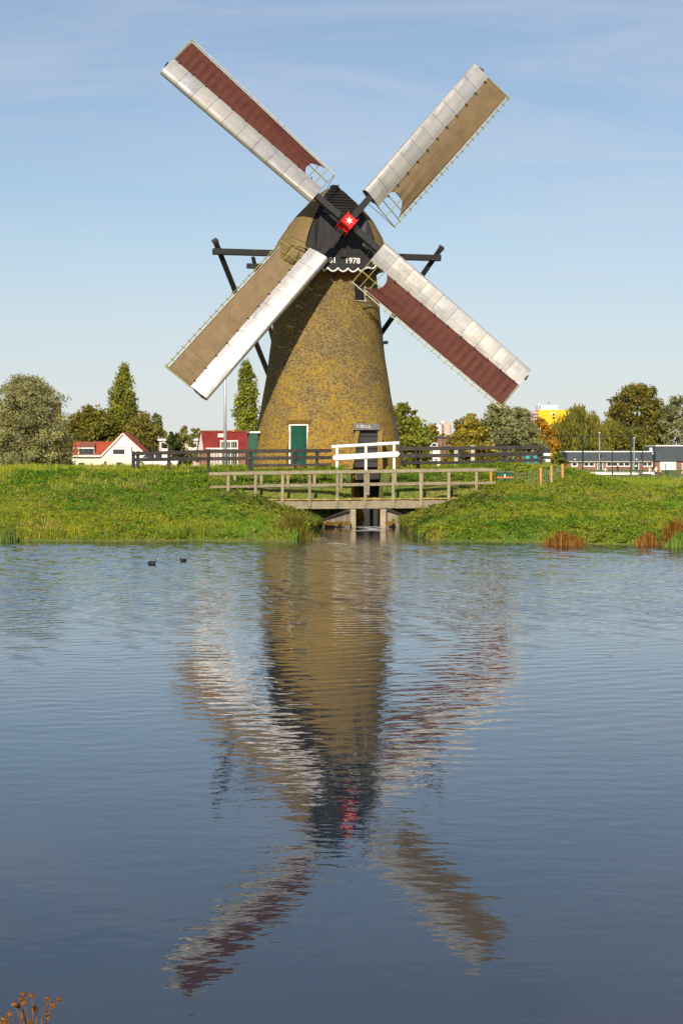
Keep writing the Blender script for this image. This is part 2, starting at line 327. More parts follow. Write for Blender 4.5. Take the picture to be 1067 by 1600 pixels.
class MB:
    """collects shapes in world coordinates; build() makes ONE mesh object"""
    def __init__(s): s.v = []; s.f = []; s.uv = None; s.mi = []
    def add(s, vs, fs, mi=0):
        n = len(s.v); s.v += [Vector(p) for p in vs]; s.f += [tuple(i + n for i in f) for f in fs]; s.mi += [mi] * len(fs); return s
    def box(s, c, size, rot=None, mi=0, taper=1.0):
        hx, hy, hz = (x / 2 for x in size); c = Vector(c); vs = []
        for z in (-1, 1):
            k = 1.0 if z < 0 else taper
            for x, y in ((-1, -1), (1, -1), (1, 1), (-1, 1)):
                p = Vector((x * hx * k, y * hy * k, z * hz))
                if rot is not None: p = rot @ p
                vs.append(c + p)
        return s.add(vs, [(3, 2, 1, 0), (4, 5, 6, 7), (0, 1, 5, 4), (1, 2, 6, 5), (2, 3, 7, 6), (3, 0, 4, 7)], mi)
    def span(s, a, b_, mi=0):
        a = Vector(a); b_ = Vector(b_); return s.box((a + b_) / 2, tuple(abs(x) for x in (b_ - a)), None, mi)
    def beam(s, p0, p1, w, h, up=(0, 0, 1), w1=None, h1=None, mi=0):
        p0 = Vector(p0); p1 = Vector(p1); d = (p1 - p0).normalized(); up = Vector(up)
        side = d.cross(up)
        if side.length < 1e-4: side = d.cross(Vector((0, 1, 0)))
        side.normalize(); u = side.cross(d).normalized()
        w1 = w if w1 is None else w1; h1 = h if h1 is None else h1; vs = []
        for p, ww, hh in ((p0, w, h), (p1, w1, h1)):
            for a, c in ((-1, -1), (1, -1), (1, 1), (-1, 1)): vs.append(p + side * (a * ww / 2) + u * (c * hh / 2))
        return s.add(vs, [(0, 1, 2, 3), (7, 6, 5, 4), (0, 4, 5, 1), (1, 5, 6, 2), (2, 6, 7, 3), (3, 7, 4, 0)], mi)
    def tube(s, pts, radii, n=8, cap=True, mi=0):
        pts = [Vector(p) for p in pts]; vs = []; fs = []
        if isinstance(radii, (int, float)): radii = [radii] * len(pts)
        ref = None
        for i, p in enumerate(pts):
            d = (pts[min(i + 1, len(pts) - 1)] - pts[max(i - 1, 0)]).normalized()
            if ref is None: ref = d.orthogonal().normalized()
            a = (ref - d * ref.dot(d)).normalized(); ref = a; b2 = d.cross(a)
            for k in range(n):
                t_ = 2 * math.pi * k / n; vs.append(p + (a * math.cos(t_) + b2 * math.sin(t_)) * radii[i])
        for i in range(len(pts) - 1):
            for k in range(n):
                fs.append((i * n + k, i * n + (k + 1) % n, (i + 1) * n + (k + 1) % n, (i + 1) * n + k))
        if cap: fs += [tuple(range(n))[::-1], tuple(range((len(pts) - 1) * n, len(pts) * n))]
        return s.add(vs, fs, mi)
    def poly(s, pts, ext, mi=0):
        """closed outline extruded by vector ext"""
        pts = [Vector(p) for p in pts]; ext = Vector(ext); n = len(pts)
        return s.add(pts + [p + ext for p in pts], [tuple(range(n))[::-1], tuple(range(n, 2 * n))] + [(i, (i + 1) % n, n + (i + 1) % n, n + i) for i in range(n)], mi)
    def grid(s, rows, mi=0, closed=False):
        nr = len(rows); nc = len(rows[0]); vs = [p for r in rows for p in r]; fs = []
        for i in range(nr - 1):
            for j in range(nc if closed else nc - 1):
                fs.append((i * nc + j, i * nc + (j + 1) % nc, (i + 1) * nc + (j + 1) % nc, (i + 1) * nc + j))
        return s.add(vs, fs, mi)
    def lathe(s, c, prof, n=24, mi=0):
        c = Vector(c); rows = [[c + Vector((r * math.cos(2 * math.pi * k / n), r * math.sin(2 * math.pi * k / n), z)) for k in range(n)] for r, z in prof]
        return s.grid(rows, mi, True)
    def build(s, name, mat, parent=None, org=None, smooth=False, bevel=0.0, uvf=None, recalc=True, **pr):
        if org is None: org = org_of(parent) if parent is not None else Vector((0, 0, 0))
        org = Vector(org)
        me = bpy.data.meshes.new(name)
        me.from_pydata([tuple(p - org) for p in s.v], [], s.f)
        mats = mat if isinstance(mat, (list, tuple)) else [mat]
        for mm in mats: me.materials.append(M[mm] if isinstance(mm, str) else mm)
        if len(mats) > 1: me.polygons.foreach_set('material_index', s.mi)
        if recalc or bevel:
            bm = bmesh.new(); bm.from_mesh(me)
            if recalc: bmesh.ops.recalc_face_normals(bm, faces=bm.faces)
            if bevel: bmesh.ops.bevel(bm, geom=list(bm.edges), offset=bevel, segments=1, affect='EDGES', clamp_overlap=True)
            bm.to_mesh(me); bm.free()
        if uvf:
            ul = me.uv_layers.new(name='UVMap')
            for lp in me.loops: ul.data[lp.index].uv = uvf(me.vertices[lp.vertex_index].co + org)
        if smooth: me.polygons.foreach_set('use_smooth', [True] * len(me.polygons))
        o = bpy.data.objects.new(name, me); COL.objects.link(o)
        if parent is not None: o.parent = parent
        else: o.location = org
        return props(o, **pr)

def inst(src, name, parent, loc, rot=None, scale=None):
    """another object on the same mesh"""
    o = src.copy(); o.name = name; COL.objects.link(o)
    o.parent = parent; o.location = loc
    if rot is not None: o.rotation_euler = rot
    if scale is not None: o.scale = scale
    return o
def bulk(name, verts, faces, mat, cols=None, parent=None, org=(0, 0, 0), **pr):
    """numpy mesh: faces (M,k)"""
    verts = np.asarray(verts, np.float32) - np.asarray(tuple(org), np.float32)
    faces = np.asarray(faces, np.int32); k = faces.shape[1]
    me = bpy.data.meshes.new(name)
    me.vertices.add(len(verts)); me.vertices.foreach_set('co', verts.ravel())
    me.loops.add(faces.size); me.loops.foreach_set('vertex_index', faces.ravel())
    me.polygons.add(len(faces)); me.polygons.foreach_set('loop_start', np.arange(0, faces.size, k, dtype=np.int32))
    me.update(calc_edges=True)
    if cols is not None:
        a = me.color_attributes.new('Col', 'FLOAT_COLOR', 'POINT')
        a.data.foreach_set('color', np.concatenate([np.asarray(cols, np.float32), np.ones((len(cols), 1), np.float32)], 1).ravel())
    me.materials.append(M[mat] if isinstance(mat, str) else mat)
    o = bpy.data.objects.new(name, me); COL.objects.link(o)
    if parent is not None: o.parent = parent
    else: o.location = tuple(org)
    return props(o, **pr)

# ------------------------------------------------------------------ terrain
CHX0, CHX1 = 0.62, 1.78               # mill race between these X
def sstep(a, b_, x):
    t_ = np.clip((x - a) / (b_ - a), 0, 1); return t_ * t_ * (3 - 2 * t_)
def _lat(ix, iy, seed):
    h = np.sin(ix * 127.1 + iy * 311.7 + seed * 74.7) * 43758.5453
    return (h - np.floor(h)) * 2 - 1
def vnoise(x, y, seed=0):
    """smooth value noise, two octaves, about -1..1"""
    out = 0.0
    for k, (f_, a_) in enumerate(((0.45, 1.0), (1.1, .55), (2.6, .3))):
        u = np.asarray(x, float) * f_ + k * 17.3; v = np.asarray(y, float) * f_ - k * 9.1
        iu, iv = np.floor(u), np.floor(v); fu, fv = u - iu, v - iv
        fu = fu * fu * (3 - 2 * fu); fv = fv * fv * (3 - 2 * fv); sd = seed + k * 3
        out = out + a_ * ((_lat(iu, iv, sd) * (1 - fu) + _lat(iu + 1, iv, sd) * fu) * (1 - fv) + (_lat(iu, iv + 1, sd) * (1 - fu) + _lat(iu + 1, iv + 1, sd) * fu) * fv)
    return out
def shore(x):
    """Y of the far waterline"""
    y = 65.0 + 0.35 * np.sin(x * 0.9) + 0.2 * np.sin(x * 2.3 + 1)
    y = y - 3.2 * sstep(4.0, 10.0, x)
    left = sstep(-1.7, -0.8, x); right = 1 - sstep(2.3, 3.2, x)
    return y + (15.2 + 3.2 * sstep(4, 10, x)) * left * right
def terrain(x, y):
    x = np.asarray(x, float); y = np.asarray(y, float)
    base = 65.0 - 3.2 * sstep(4.0, 10.0, x)
    t_ = (y - base) * np.where(y > base, 21.5 / (86.8 - base), 1.0)
    prof = np.interp(t_, [-6, -1.2, 0, 0.5, 4, 10, 15, 18.5, 21.5, 30], [-1.2, -.5, 0.02, .30, .70, 1.12, 1.52, 2.08, 2.38, 2.46])
    s = shore(x)
    near = sstep(0.0, 1.5, y - s)
    inl = np.where(y < s, -1.0 * np.clip((s - y) / 1.0, 0, 1), 0)
    z = np.where(y < s, np.minimum(prof, inl), prof * near)
    # lower crest to the right
    z = z + .22 * sstep(3.5, 7.5, x) * sstep(79, 86.5, y)
    drop = sstep(9.8, 14.8, x) * sstep(66, 76, y)
    z = z - drop * np.clip(z - .95, 0, None) * 0.58
    di = np.maximum(-0.8 - x, x - 2.3)
    lim = np.where(di > 0, .10 + .27 * di + .02 * di * di, .02) + 4.0 * sstep(80.3, 82.4, y)
    z = np.where(z > 0, np.minimum(z, np.maximum(lim, .03)), z)
    z = z + np.where(z > 0.2, 0.09 * vnoise(x * 0.9, y * 0.9) + 0.05 * vnoise(x * 2.3, y * 2.1, 2), 0) * np.where(y < 130, 1, 0)
    # plain beyond
    z = z - (z - 0.9) * sstep(104, 175, y) * np.where(y > 100, 1, 0)
    # mill race
    race = (x > CHX0 - .1) & (x < CHX1 + .1) & (y > 79) & (y < 91.5)
    z = np.where(race, -1.0, z)
    # low banks of the race between bridge and mill
    # bank on the camera's side
    zn = np.interp(y, [-3000, -2, 2.6, 4.6, 6.5, 12], [1.35, 1.35, 1.3, .45, -.3, -1.1])
    z = np.where(y < 12, zn, np.where(y < 58, -1.1, z))
    return z
xs = np.unique(np.concatenate([np.arange(-32, 32.01, 0.4), np.arange(-1.6, 5.01, 0.12), np.geomspace(32, 3500, 22), -np.geomspace(32, 3500, 22)]))
ys = np.unique(np.concatenate([-np.geomspace(4, 3000, 12), np.arange(-4, 12, 0.8), np.arange(12, 58, 6), np.arange(58, 112, 0.3), np.geomspace(112, 6000, 40)]))
gx, gy = np.meshgrid(xs, ys); gz = terrain(gx, gy)
vv = np.stack([gx, gy, gz], -1).reshape(-1, 3)
nx_ = len(xs); ii, jj = np.meshgrid(np.arange(len(ys) - 1), np.arange(nx_ - 1), indexing='ij')
a_ = (ii * nx_ + jj).ravel(); ff = np.stack([a_, a_ + 1, a_ + nx_ + 1, a_ + nx_], 1)
g = bulk('ground', vv, ff, 'turf', kind='structure')
g.data.polygons.foreach_set('use_smooth', [True] * len(g.data.polygons))
wxs = np.concatenate([[-400, -120, -40, -20, -17], np.arange(-16, 16.01, .085), [17, 20, 40, 120, 400]])
wys = np.concatenate([[4.2, 7.0], np.arange(8.0, 67.0, .05), np.arange(67.2, 82, .2), [84, 92]])
wgx, wgy = np.meshgrid(wxs, wys)
wr_ = np.random.default_rng(3); wz = np.zeros_like(wgx); wz2 = np.zeros_like(wgx)
for k in range(46):
    lam = wr_.uniform(.17, .52); th_ = wr_.normal(R(-76), R(34)); kk_ = 2 * math.pi / lam
    ph_ = kk_ * (np.cos(th_) * wgx + np.sin(th_) * wgy) + wr_.uniform(0, 6.28)
    wz += np.cos(ph_) / kk_ * math.sqrt(2 / 46)
for k in range(16):
    lam = wr_.uniform(.9, 2.4); th_ = wr_.normal(R(-70), R(40)); kk_ = 2 * math.pi / lam
    wz2 += np.cos(kk_ * (np.cos(th_) * wgx + np.sin(th_) * wgy) + wr_.uniform(0, 6.28)) / kk_ * math.sqrt(2 / 16)
# rms slope: calm by the camera's bank, wind-ruffled further out, sheltered under the far bank
slope = np.interp(wgy, [4, 10, 14, 18, 22, 30, 38, 50, 58, 62, 64.5, 66, 92], [.0, .0012, .0022, .0060, .012, .028, .042, .052, .054, .046, .022, .010, .006])
slope = slope * np.clip(1 + .45 * vnoise(wgx * .10, wgy * .16, 21), .45, 1.7) * np.where(np.abs(wgx) > 16.2, 0, 1) * (1 - sstep(14.5, 16, np.abs(wgx)))
wz = wz * slope + wz2 * np.minimum(slope * .5, .012) * .35
wv = np.stack([wgx, wgy, wz], -1).reshape(-1, 3); nx_ = len(wxs)
ii, jj = np.meshgrid(np.arange(len(wys) - 1), np.arange(nx_ - 1), indexing='ij'); a_ = (ii * nx_ + jj).ravel()
wo = bulk('water', wv, np.stack([a_, a_ + 1, a_ + nx_ + 1, a_ + nx_], 1), 'pond_water', kind='structure')
wo.data.polygons.foreach_set('use_smooth', [True] * len(wo.data.polygons))
def gz1(x, y): return float(terrain(x, y))

# ------------------------------------------------------------------ the windmill
YAW, PIT, PH = 0.251, 0.191, 0.063
HUB = Vector((0.308, 90.0, CH + 11.847))
N = Vector((math.sin(YAW) * math.cos(PIT), -math.cos(YAW) * math.cos(PIT), math.sin(PIT)))
EX = Vector((math.cos(YAW), math.sin(YAW), 0)); EZ = EX.cross(N)
if EZ.z < 0: EZ = -EZ
FR = Vector((math.sin(YAW), -math.cos(YAW), 0))         # cap's forward, level
AX = Vector((HUB.x, HUB.y, 0)) - FR * 4.25; X0, Y0 = AX.x, AX.y
ZB = 2.45
mill = empty('windmill', (X0, Y0, ZB), 'round brick tower mill with thatched cap and four cloth-set sails on the grassy bank', 'windmill')
def rad(z): return float(np.interp(z, [-1, 2.4, 3.2, 4.07, 6, 7.96, 10.09, 12.67], [4.35, 4.07, 3.92, 3.76, 3.37, 3.05, 2.80, 2.56]))
def tw(phi, z, dr=0.0):
    r_ = rad(z) + dr; return Vector((X0 + r_ * math.sin(phi), Y0 - r_ * math.cos(phi), z))
ZT = 12.67
# openings: centre angle, half-angle, z0, z1
door_c, door_h = R(-22.6), 0.53 / 3.85
win_c, win_h = R(40), 0.36 / 2.62
OPEN = [(door_c, door_h, 2.62, 4.74), (win_c, win_h, 11.02, 11.98)]
ang = sorted(set([round(-math.pi + 2 * math.pi * k / 120, 5) for k in range(120)] + [round(c + s * h, 5) for c, h, _, _ in OPEN for s in (-1, 1)]))
zz = sorted(set([round(z, 3) for z in np.linspace(-0.9, ZT, 46)] + [z for o_ in OPEN for z in o_[2:]]))
tb = MB(); na = len(ang)
tb.v = [tw(a, z, 0.008 * math.sin(a * 7 + z * 3)) for z in zz for a in ang]
for i in range(len(zz) - 1):
    for j in range(na):
        am = ang[j] + 0.001; zm = (zz[i] + zz[i + 1]) / 2
        if any(c - h < am < c + h - .0005 and z0 < zm < z1 for c, h, z0, z1 in OPEN): continue
        tb.f.append((i * na + j, i * na + (j + 1) % na, (i + 1) * na + (j + 1) % na, (i + 1) * na + j)); tb.mi.append(0)
for c, h, z0, z1 in OPEN:      # reveals
    for (p, q) in (((c - h, z0), (c - h, z1)), ((c - h, z1), (c + h, z1)), ((c + h, z1), (c + h, z0)), ((c + h, z0), (c - h, z0))):
        A, B = tw(*p), tw(*q); ctr = Vector((X0, Y0, 0)); inn = Vector((-math.sin(c), math.cos(c), 0)) * 0.45
        tb.add([A, B, B + inn, A + inn], [(0, 1, 2, 3)])
def tower_uv(p): return (math.atan2(p.x - X0, -(p.y - Y0)) * 3.3, p.z)
tower = tb.build('tower', 'tower_brick', mill, smooth=True, uvf=tower_uv, recalc=True)
# fix the seam column of the UV at the back
ul = tower.data.uv_layers[0]
for pl in tower.data.polygons:
    us = [ul.data[i].uv.x for i in pl.loop_indices]
    if max(us) - min(us) > 5:
        for i in pl.loop_indices:
            if ul.data[i].uv.x < 0: ul.data[i].uv.x += 2 * math.pi * 3.3

def frame_of(phi):
    """outward, right, up axes at a bearing on the tower"""
    o_ = Vector((math.sin(phi), -math.cos(phi), 0)); r_ = Vector((math.cos(phi), math.sin(phi), 0)); return o_, r_, Vector((0, 0, 1))
# green door in the tower
o_, r_, u_ = frame_of(door_c)
dc = Vector((X0, Y0, 0)) + o_ * (rad(4.74) - 0.03)
rot = Matrix((r_, o_, u_)).transposed()
door = MB().box(dc + Vector((0, 0, 3.66)) - o_ * 0.06, (0.90, 0.03, 2.04), rot).build('door', 'green_paint', mill)
for k in range(6):
    MB().box(dc + r_ * (-0.375 + 0.15 * k) + Vector((0, 0, 3.66)) - o_ * 0.03, (0.144, 0.035, 2.02), rot).build('plank', 'green_paint', door, bevel=0.004)
for s in (-1, 1): MB().box(dc + r_ * (s * 0.49) + Vector((0, 0, 3.68)), (0.08, 0.12, 2.10), rot).build('frame', 'white_paint', door)
MB().box(dc + Vector((0, 0, 4.70)), (0.90, 0.12, 0.07), rot).build('frame', 'white_paint', door)
MB().box(dc + r_ * 0.36 + o_ * 0.02 + Vector((0, 0, 3.7)), (0.03, 0.05, 0.16), rot).build('handle', 'iron', door)
for z in (3.0, 4.3): MB().box(dc - r_ * 0.2 + o_ * 0.0 + Vector((0, 0, z)), (0.48, 0.025, 0.05), rot).build('hinge', 'green_paint', door)
# row of bricks on end above it
lt = MB()
for k in range(13): lt.box(dc + r_ * (-0.6 + 0.1 * k) + o_ * -0.02 + Vector((0, 0, 4.86)), (0.088, 0.14, 0.2), rot)
lt.build('lintel_bricks', 'moss', mill, kind='stuff')
# upper hatch
o_, r_, u_ = frame_of(win_c); rot = Matrix((r_, o_, u_)).transposed()
hc = Vector((X0, Y0, 11.5)) + o_ * (rad(11.5) - 0.1)
hat = MB().box(hc, (0.62, 0.04, 0.88), rot).build('hatch', 'black_wood', mill)
for s in (-1, 1): MB().box(hc + r_ * s * 0.335 + o_ * .05, (0.05, 0.12, 0.95), rot).build('frame', 'black_wood' if s < 0 else 'pale_lath', hat)
MB().box(hc - u_ * 0.46 + o_ * .09, (0.72, 0.2, 0.05), rot).build('sill', 'pale_lath', hat)
MB().box(tw(R(8), 12.25, 0.0), (0.16, 0.06, 0.16)).build('vent_hole', 'iron', mill)
# second green door, in a shallow porch on the left flank
pc = P(395, 700, 92.6)
sd = MB().box((pc.x, pc.y + 0.3, 3.35), (0.56, 0.6, 1.9)).build('side_porch', 'black_wood', mill)
for k in range(4): MB().box((pc.x - 0.2 + 0.133 * k, pc.y - 0.02, 3.36), (0.127, 0.03, 1.84)).build('plank', 'green_paint', sd)
MB().box((pc.x + 0.03, pc.y + 0.25, 4.36), (0.72, 0.75, 0.09)).build('porch_roof', 'white_paint', sd)
# sloping board against the right flank
MB().beam(P(615, 652, 92.2), P(629, 722, 91.2), 0.16, 0.22, (0, 1, 0)).build('sloping_board', 'dark_fence', mill)
MB().beam(P(594, 536, 93.5), P(605, 535, 93.3), 0.16, 0.16).build('beam_stub', 'black_wood', mill)

# culvert front: brick surround, black boarded hatch, grey stone lintel
cf = MB()
cf.poly([P(544, 733, 89.55), P(551, 733, 89.55), P(562.5, 670, 89.55), P(556, 670, 89.55)], (0.1, 1.6, 0))
cf.poly([P(590, 733, 89.55), P(598, 733, 89.55), P(597, 670, 89.55), P(590, 670, 89.55)], (-0.1, 1.9, 0))
surround = cf.build('hatch_surround', 'pier_brick', mill, bevel=0.01)
for k in range(6):
    y0, y1 = 730 - 9.7 * k, 730 - 9.7 * (k + 1) + 0.7
    xl = lambda y: 551 + (733 - y) / 63 * 11.5
    MB().poly([P(xl(y0), y0, 89.75), P(590, y0, 89.75), P(590, y1, 89.75), P(xl(y1), y1, 89.75)], (0, 0.05, 0)).build('board', 'black_wood', surround, bevel=0.004)
ls = MB().poly([P(552, 672, 89.45), P(594, 672, 89.45), P(593, 662, 89.45), P(553, 661.5, 89.45)], (0, 1.3, 0)).build('lintel', 'grey_stone', mill, bevel=0.015)
mk = MB()   # worn white painted marks on the lintel
for (x0, y0, x1, y1, w) in ((557, 668.5, 560, 664, .035), (557, 664, 560.5, 668, .035), (563, 669, 564, 663.5, .04), (565.5, 663.5, 566.5, 669, .035), (566.5, 664, 569.5, 668, .04), (571, 663.5, 571.5, 668.5, .035), (572, 668.5, 574, 668.3, .035), (576, 664, 575.2, 667.5, .03), (576, 664, 578.5, 665, .03), (578.5, 665, 578, 668, .03), (575.4, 667.8, 578, 668.2, .03)):
    mk.beam(P(x0, y0, 89.44), P(x1, y1, 89.44), w, 0.006, (0, 1, 0))
mk.build('worn_lettering', 'pale_stone', ls)
# piers of the culvert and the black sheet set in its opening behind the bridge
for (a, b2) in ((545, 553), (594, 602)):
    MB().span((PX(a, 87.6), 87.6, -0.9), (PX(b2, 87.6), 91.0, 2.36)).build('pier', 'pier_brick', mill, bevel=0.02)
MB().span((PX(553, 87.6) - .02, 90.3, -0.9), (PX(594, 87.6) + .02, 90.5, 2.4)).build('culvert_shade_panel', 'black_wood', mill)  # black sheet put in for the deep shade inside the open culvert
MB().span((PX(550, 87.5), 87.35, 2.30), (PX(600, 87.5), 89.5, 2.37)).build('race_cover', 'black_wood', mill)
MB().beam(P(572, 738, 88.5), P(572, 800, 88.5), 0.16, 0.16, (0, 1, 0)).build('gate_post', 'dark_fence', mill)

# cap ------------------------------------------------------------
def capP(u, v, z): return Vector((X0, Y0, 0)) + EX * u + FR * v + Vector((0, 0, z))
fz = [0, .12, .25, .39, .55, .70, .80, .88, .95, 1.0]
fw = [1, .985, .945, .87, .735, .565, .43, .30, .17, .0]
def vfront(q): return float(np.interp(q, [0, .60, 1], [3.0, 2.85, 1.55]))
secs = [(1.0, 1.93, 16.95), (.93, 2.18, 16.98), (.75, 2.62, 17.0), (.55, 2.9, 16.95), (.3, 3.02, 16.8), (.0, 3.0, 16.5), (-.3, 2.85, 16.1), (-.6, 2.5, 15.55), (-.85, 1.9, 14.9), (-1.0, 1.2, 14.2)]
rows = []
for t_, w, zr in secs:
    row = []; zb = 12.78
    for sgn in (-1, 1):
        pts = list(zip(fz, fw))
        if sgn > 0: pts = pts[::-1][1:]
        for q, k in pts:
            v_ = vfront(q) * t_ if t_ > 0 else t_ * 3.7 + 0.0
            row.append(capP(sgn * w * k, v_, zb + (zr - zb) * q))
    rows.append(row)
cp = MB(); cp.grid(rows)
cp.f.append(tuple(range((len(rows) - 1) * len(rows[0]), len(rows) * len(rows[0])))); cp.mi.append(0)
# thick front edge and underside
cp.f.append(tuple([i * len(rows[0]) for i in range(len(rows))] + [i * len(rows[0]) + len(rows[0]) - 1 for i in range(len(rows))][::-1])); cp.mi.append(0)
def cap_uv(p):
    d = p - Vector((X0, Y0, 0)); return (d.dot(FR) * 1.0, p.z)
cap = cp.build('cap', 'thatch', mill, smooth=True, uvf=cap_uv)
MB().lathe((X0, Y0, 12.6), [(2.62, 0), (2.68, 0.05), (2.68, 0.25), (2.4, 0.3)], 64).build('curb_ring', 'black_wood', mill)
# black boarded front of the cap: vertical boards below, stepped horizontal boards above
def fhalf(q): return float(np.interp(q, fz, fw)) * 1.93 - 0.05
front = MB()
pts = [capP(-max(fhalf(q), .06), vfront(q) + .03, 12.8 + 4.15 * q) for q in fz] + [capP(max(fhalf(q), .06), vfront(q) + .03, 12.8 + 4.15 * q) for q in fz[::-1]]
n_ = len(fz)
front.add(pts, [(i, i + 1, 2 * n_ - 2 - i, 2 * n_ - 1 - i) for i in range(n_ - 1)])
front = front.build('cap_front', 'black_wood', mill)
q0 = .62
for k in range(14):
    x0 = -1.9 + k * 3.8 / 14; x1 = x0 + 3.8 / 14 - .012
    def topq(x): return min(q0, float(np.interp(abs(x), [fhalf(q) for q in fz[::-1]], fz[::-1])))
    qa, qb = topq(x0), topq(x1)
    if max(qa, qb) < .03: continue
    MB().poly([capP(x0, vfront(.0) + .05, 12.85), capP(x1, vfront(.0) + .05, 12.85), capP(x1, vfront(qb) + .05, 12.8 + 4.15 * qb), capP(x0, vfront(qa) + .05, 12.8 + 4.15 * qa)], FR * 0.03).build('board', 'black_wood', front)
nb = 10
for k in range(nb):
    qa = q0 + (1.0 - q0) * k / nb; qb = q0 + (1.0 - q0) * (k + 1) / nb + .004
    wa, wb2 = max(fhalf(qa), .1) + .06, max(fhalf(qb), .1) + .06
    MB().poly([capP(-wa, vfront(qa) + .17, 12.8 + 4.15 * qa), capP(wa, vfront(qa) + .17, 12.8 + 4.15 * qa), capP(wb2, vfront(qb) + .07, 12.8 + 4.15 * qb), capP(-wb2, vfront(qb) + .07, 12.8 + 4.15 * qb)], -FR * 0.06 + Vector((0, 0, -.01))).build('board', 'black_wood', front)
MB().box(capP(0, 1.55, 16.95), (0.36, 0.5, 0.09), Matrix((EX, FR, Vector((0, 0, 1)))).transposed()).build('ridge_cap', 'black_wood', front)
ROTC = Matrix((EX, FR, Vector((0, 0, 1)))).transposed()
# weather beam and breast beam under the shaft
MB().box(capP(0, 3.12, 13.42), (3.1, 0.34, 0.32), ROTC).build('breast_beam', 'black_wood', mill, bevel=0.02)
MB().box(capP(.02, 3.34, 13.30), (0.30, 0.2, 0.34), ROTC).build('shaft_block', 'black_wood', mill, bevel=0.015)
# name board with white scalloped edge
zt, zs = 13.36, 12.46
edge = []
for k in range(121):
    u = -1.62 + 3.24 * k / 120
    a = abs(u)
    if a < 1.0: d = 0.19 * abs(math.sin(math.pi * (a + .26) / .52)) ** .7; z = zs + 0.15 - d
    elif a < 1.35: z = zs + 0.04 + .15 * math.sin((a - 1.0) / .35 * math.pi / 2)
    else: z = zs + .19 - .05 * math.sin((a - 1.35) / .27 * math.pi)
    edge.append((u, z))
VN = 3.28
bd = MB()
for i in range(120):
    (u0, z0), (u1, z1) = edge[i], edge[i + 1]
    h0 = zt - .25 * max(0, abs(u0) - 1.2); h1 = zt - .25 * max(0, abs(u1) - 1.2)
    bd.add([capP(u0, VN, z0), capP(u1, VN, z1), capP(u1, VN, h1), capP(u0, VN, h0), capP(u0, VN - .05, z0), capP(u1, VN - .05, z1), capP(u1, VN - .05, h1), capP(u0, VN - .05, h0)],
           [(0, 1, 2, 3), (7, 6, 5, 4), (0, 4, 5, 1), (3, 2, 6, 7)])
board = bd.build('name_board', 'black_wood', mill, recalc=False)
MB().tube([capP(u, VN + .03, z) for u, z in edge] + [capP(1.72, VN + .03, zs + .30), capP(1.66, VN + .03, zs + .40), capP(1.58, VN + .03, zs + .36)], 0.042, 6).build('scalloped_border', 'white_paint', board)
def text_mesh(body, size, origin, right, up, out, name, mat, parent):
    cu = bpy.data.curves.new('tmp', 'FONT'); cu.body = body; cu.size = size; cu.align_x = 'CENTER'; cu.extrude = 0.008; cu.offset = 0.006
    to = bpy.data.objects.new('tmp', cu); COL.objects.link(to)
    dg = bpy.context.evaluated_depsgraph_get(); me = bpy.data.meshes.new_from_object(to.evaluated_get(dg))
    bpy.data.objects.remove(to); bpy.data.curves.remove(cu)
    org = org_of(parent)
    for v_ in me.vertices:
        c = v_.co.copy(); v_.co = origin + right * c.x + up * c.y + out * c.z - org
    me.name = name; me.materials.clear(); me.materials.append(M[mat])
    o = bpy.data.objects.new(name, me); COL.objects.link(o); o.parent = parent; return o
UP = Vector((0, 0, 1))
text_mesh('81', 0.40, capP(-0.53, VN + .015, 12.84), EX, UP, FR, 'lettering', 'ivory', board)
text_mesh('1978', 0.40, capP(0.50, VN + .015, 12.84), EX, UP, FR, 'lettering', 'ivory', board)

# winding gear at the back
ZL = 13.56
MB().beam(capP(-6.12, .5, ZL), capP(6.02, .5, ZL), .28, .32).build('long_cross_beam', 'black_wood', mill, bevel=.03)
MB().beam(capP(-3.75, -2.5, 13.2), capP(3.75, -2.5, 13.2), .24, .27).build('short_cross_beam', 'black_wood', mill, bevel=.03)
TAIL = capP(0, -6.5, 3.5)
MB().beam(capP(0, -2.8, 14.0), capP(0, -6.65, 2.95), .34, .38, FR).build('tail_pole', 'black_wood', mill, bevel=.03)
for s in (-1, 1):
    a = capP(s * 5.72, .28, ZL); d = (a - TAIL).normalized()
    lb = MB().beam(a + d * .75, TAIL, .23, .27, FR).build('long_brace', 'black_wood', mill, bevel=.02)
    MB().beam(a + d * .62, a + d * .77, .27, .31, FR).build('iron_band', 'iron', lb)
    a = capP(s * 3.25, -2.7, 13.2); d = (a - TAIL).normalized()
    MB().beam(a + d * .55, TAIL, .18, .2, FR).build('short_brace', 'black_wood', mill, bevel=.02)

# sails ------------------------------------------------------------
RIN, WL, WT, T0, T1 = 2.053, 0.449, 2.08, 0.418, 0.098
O2 = 0.449
MB().tube([HUB - N * (O2 + .25), HUB - N * 2.6], [.30, .34], 16).build('windshaft', 'black_wood', mill)
def er_et(k):
    a = PH + math.pi / 2 * k + math.pi * 3 / 4
    er = EX * math.cos(a) + EZ * math.sin(a); et = EX * math.sin(a) - EZ * math.cos(a)
    return er, et
RO = {0: 11.773, 1: 11.579}
for k in (0, 1):        # through stocks
    er, et = er_et(k); off = N * (O2 * k); L = RO[k]
    st = MB()
    for sg in (-1, 1): st.beam(HUB - off - N * .06 + er * (sg * .001), HUB - off + er * (sg * (L - .1)), .36, .27, N, .14, .12)
    st.build('stock', 'black_wood', mill, bevel=.012)
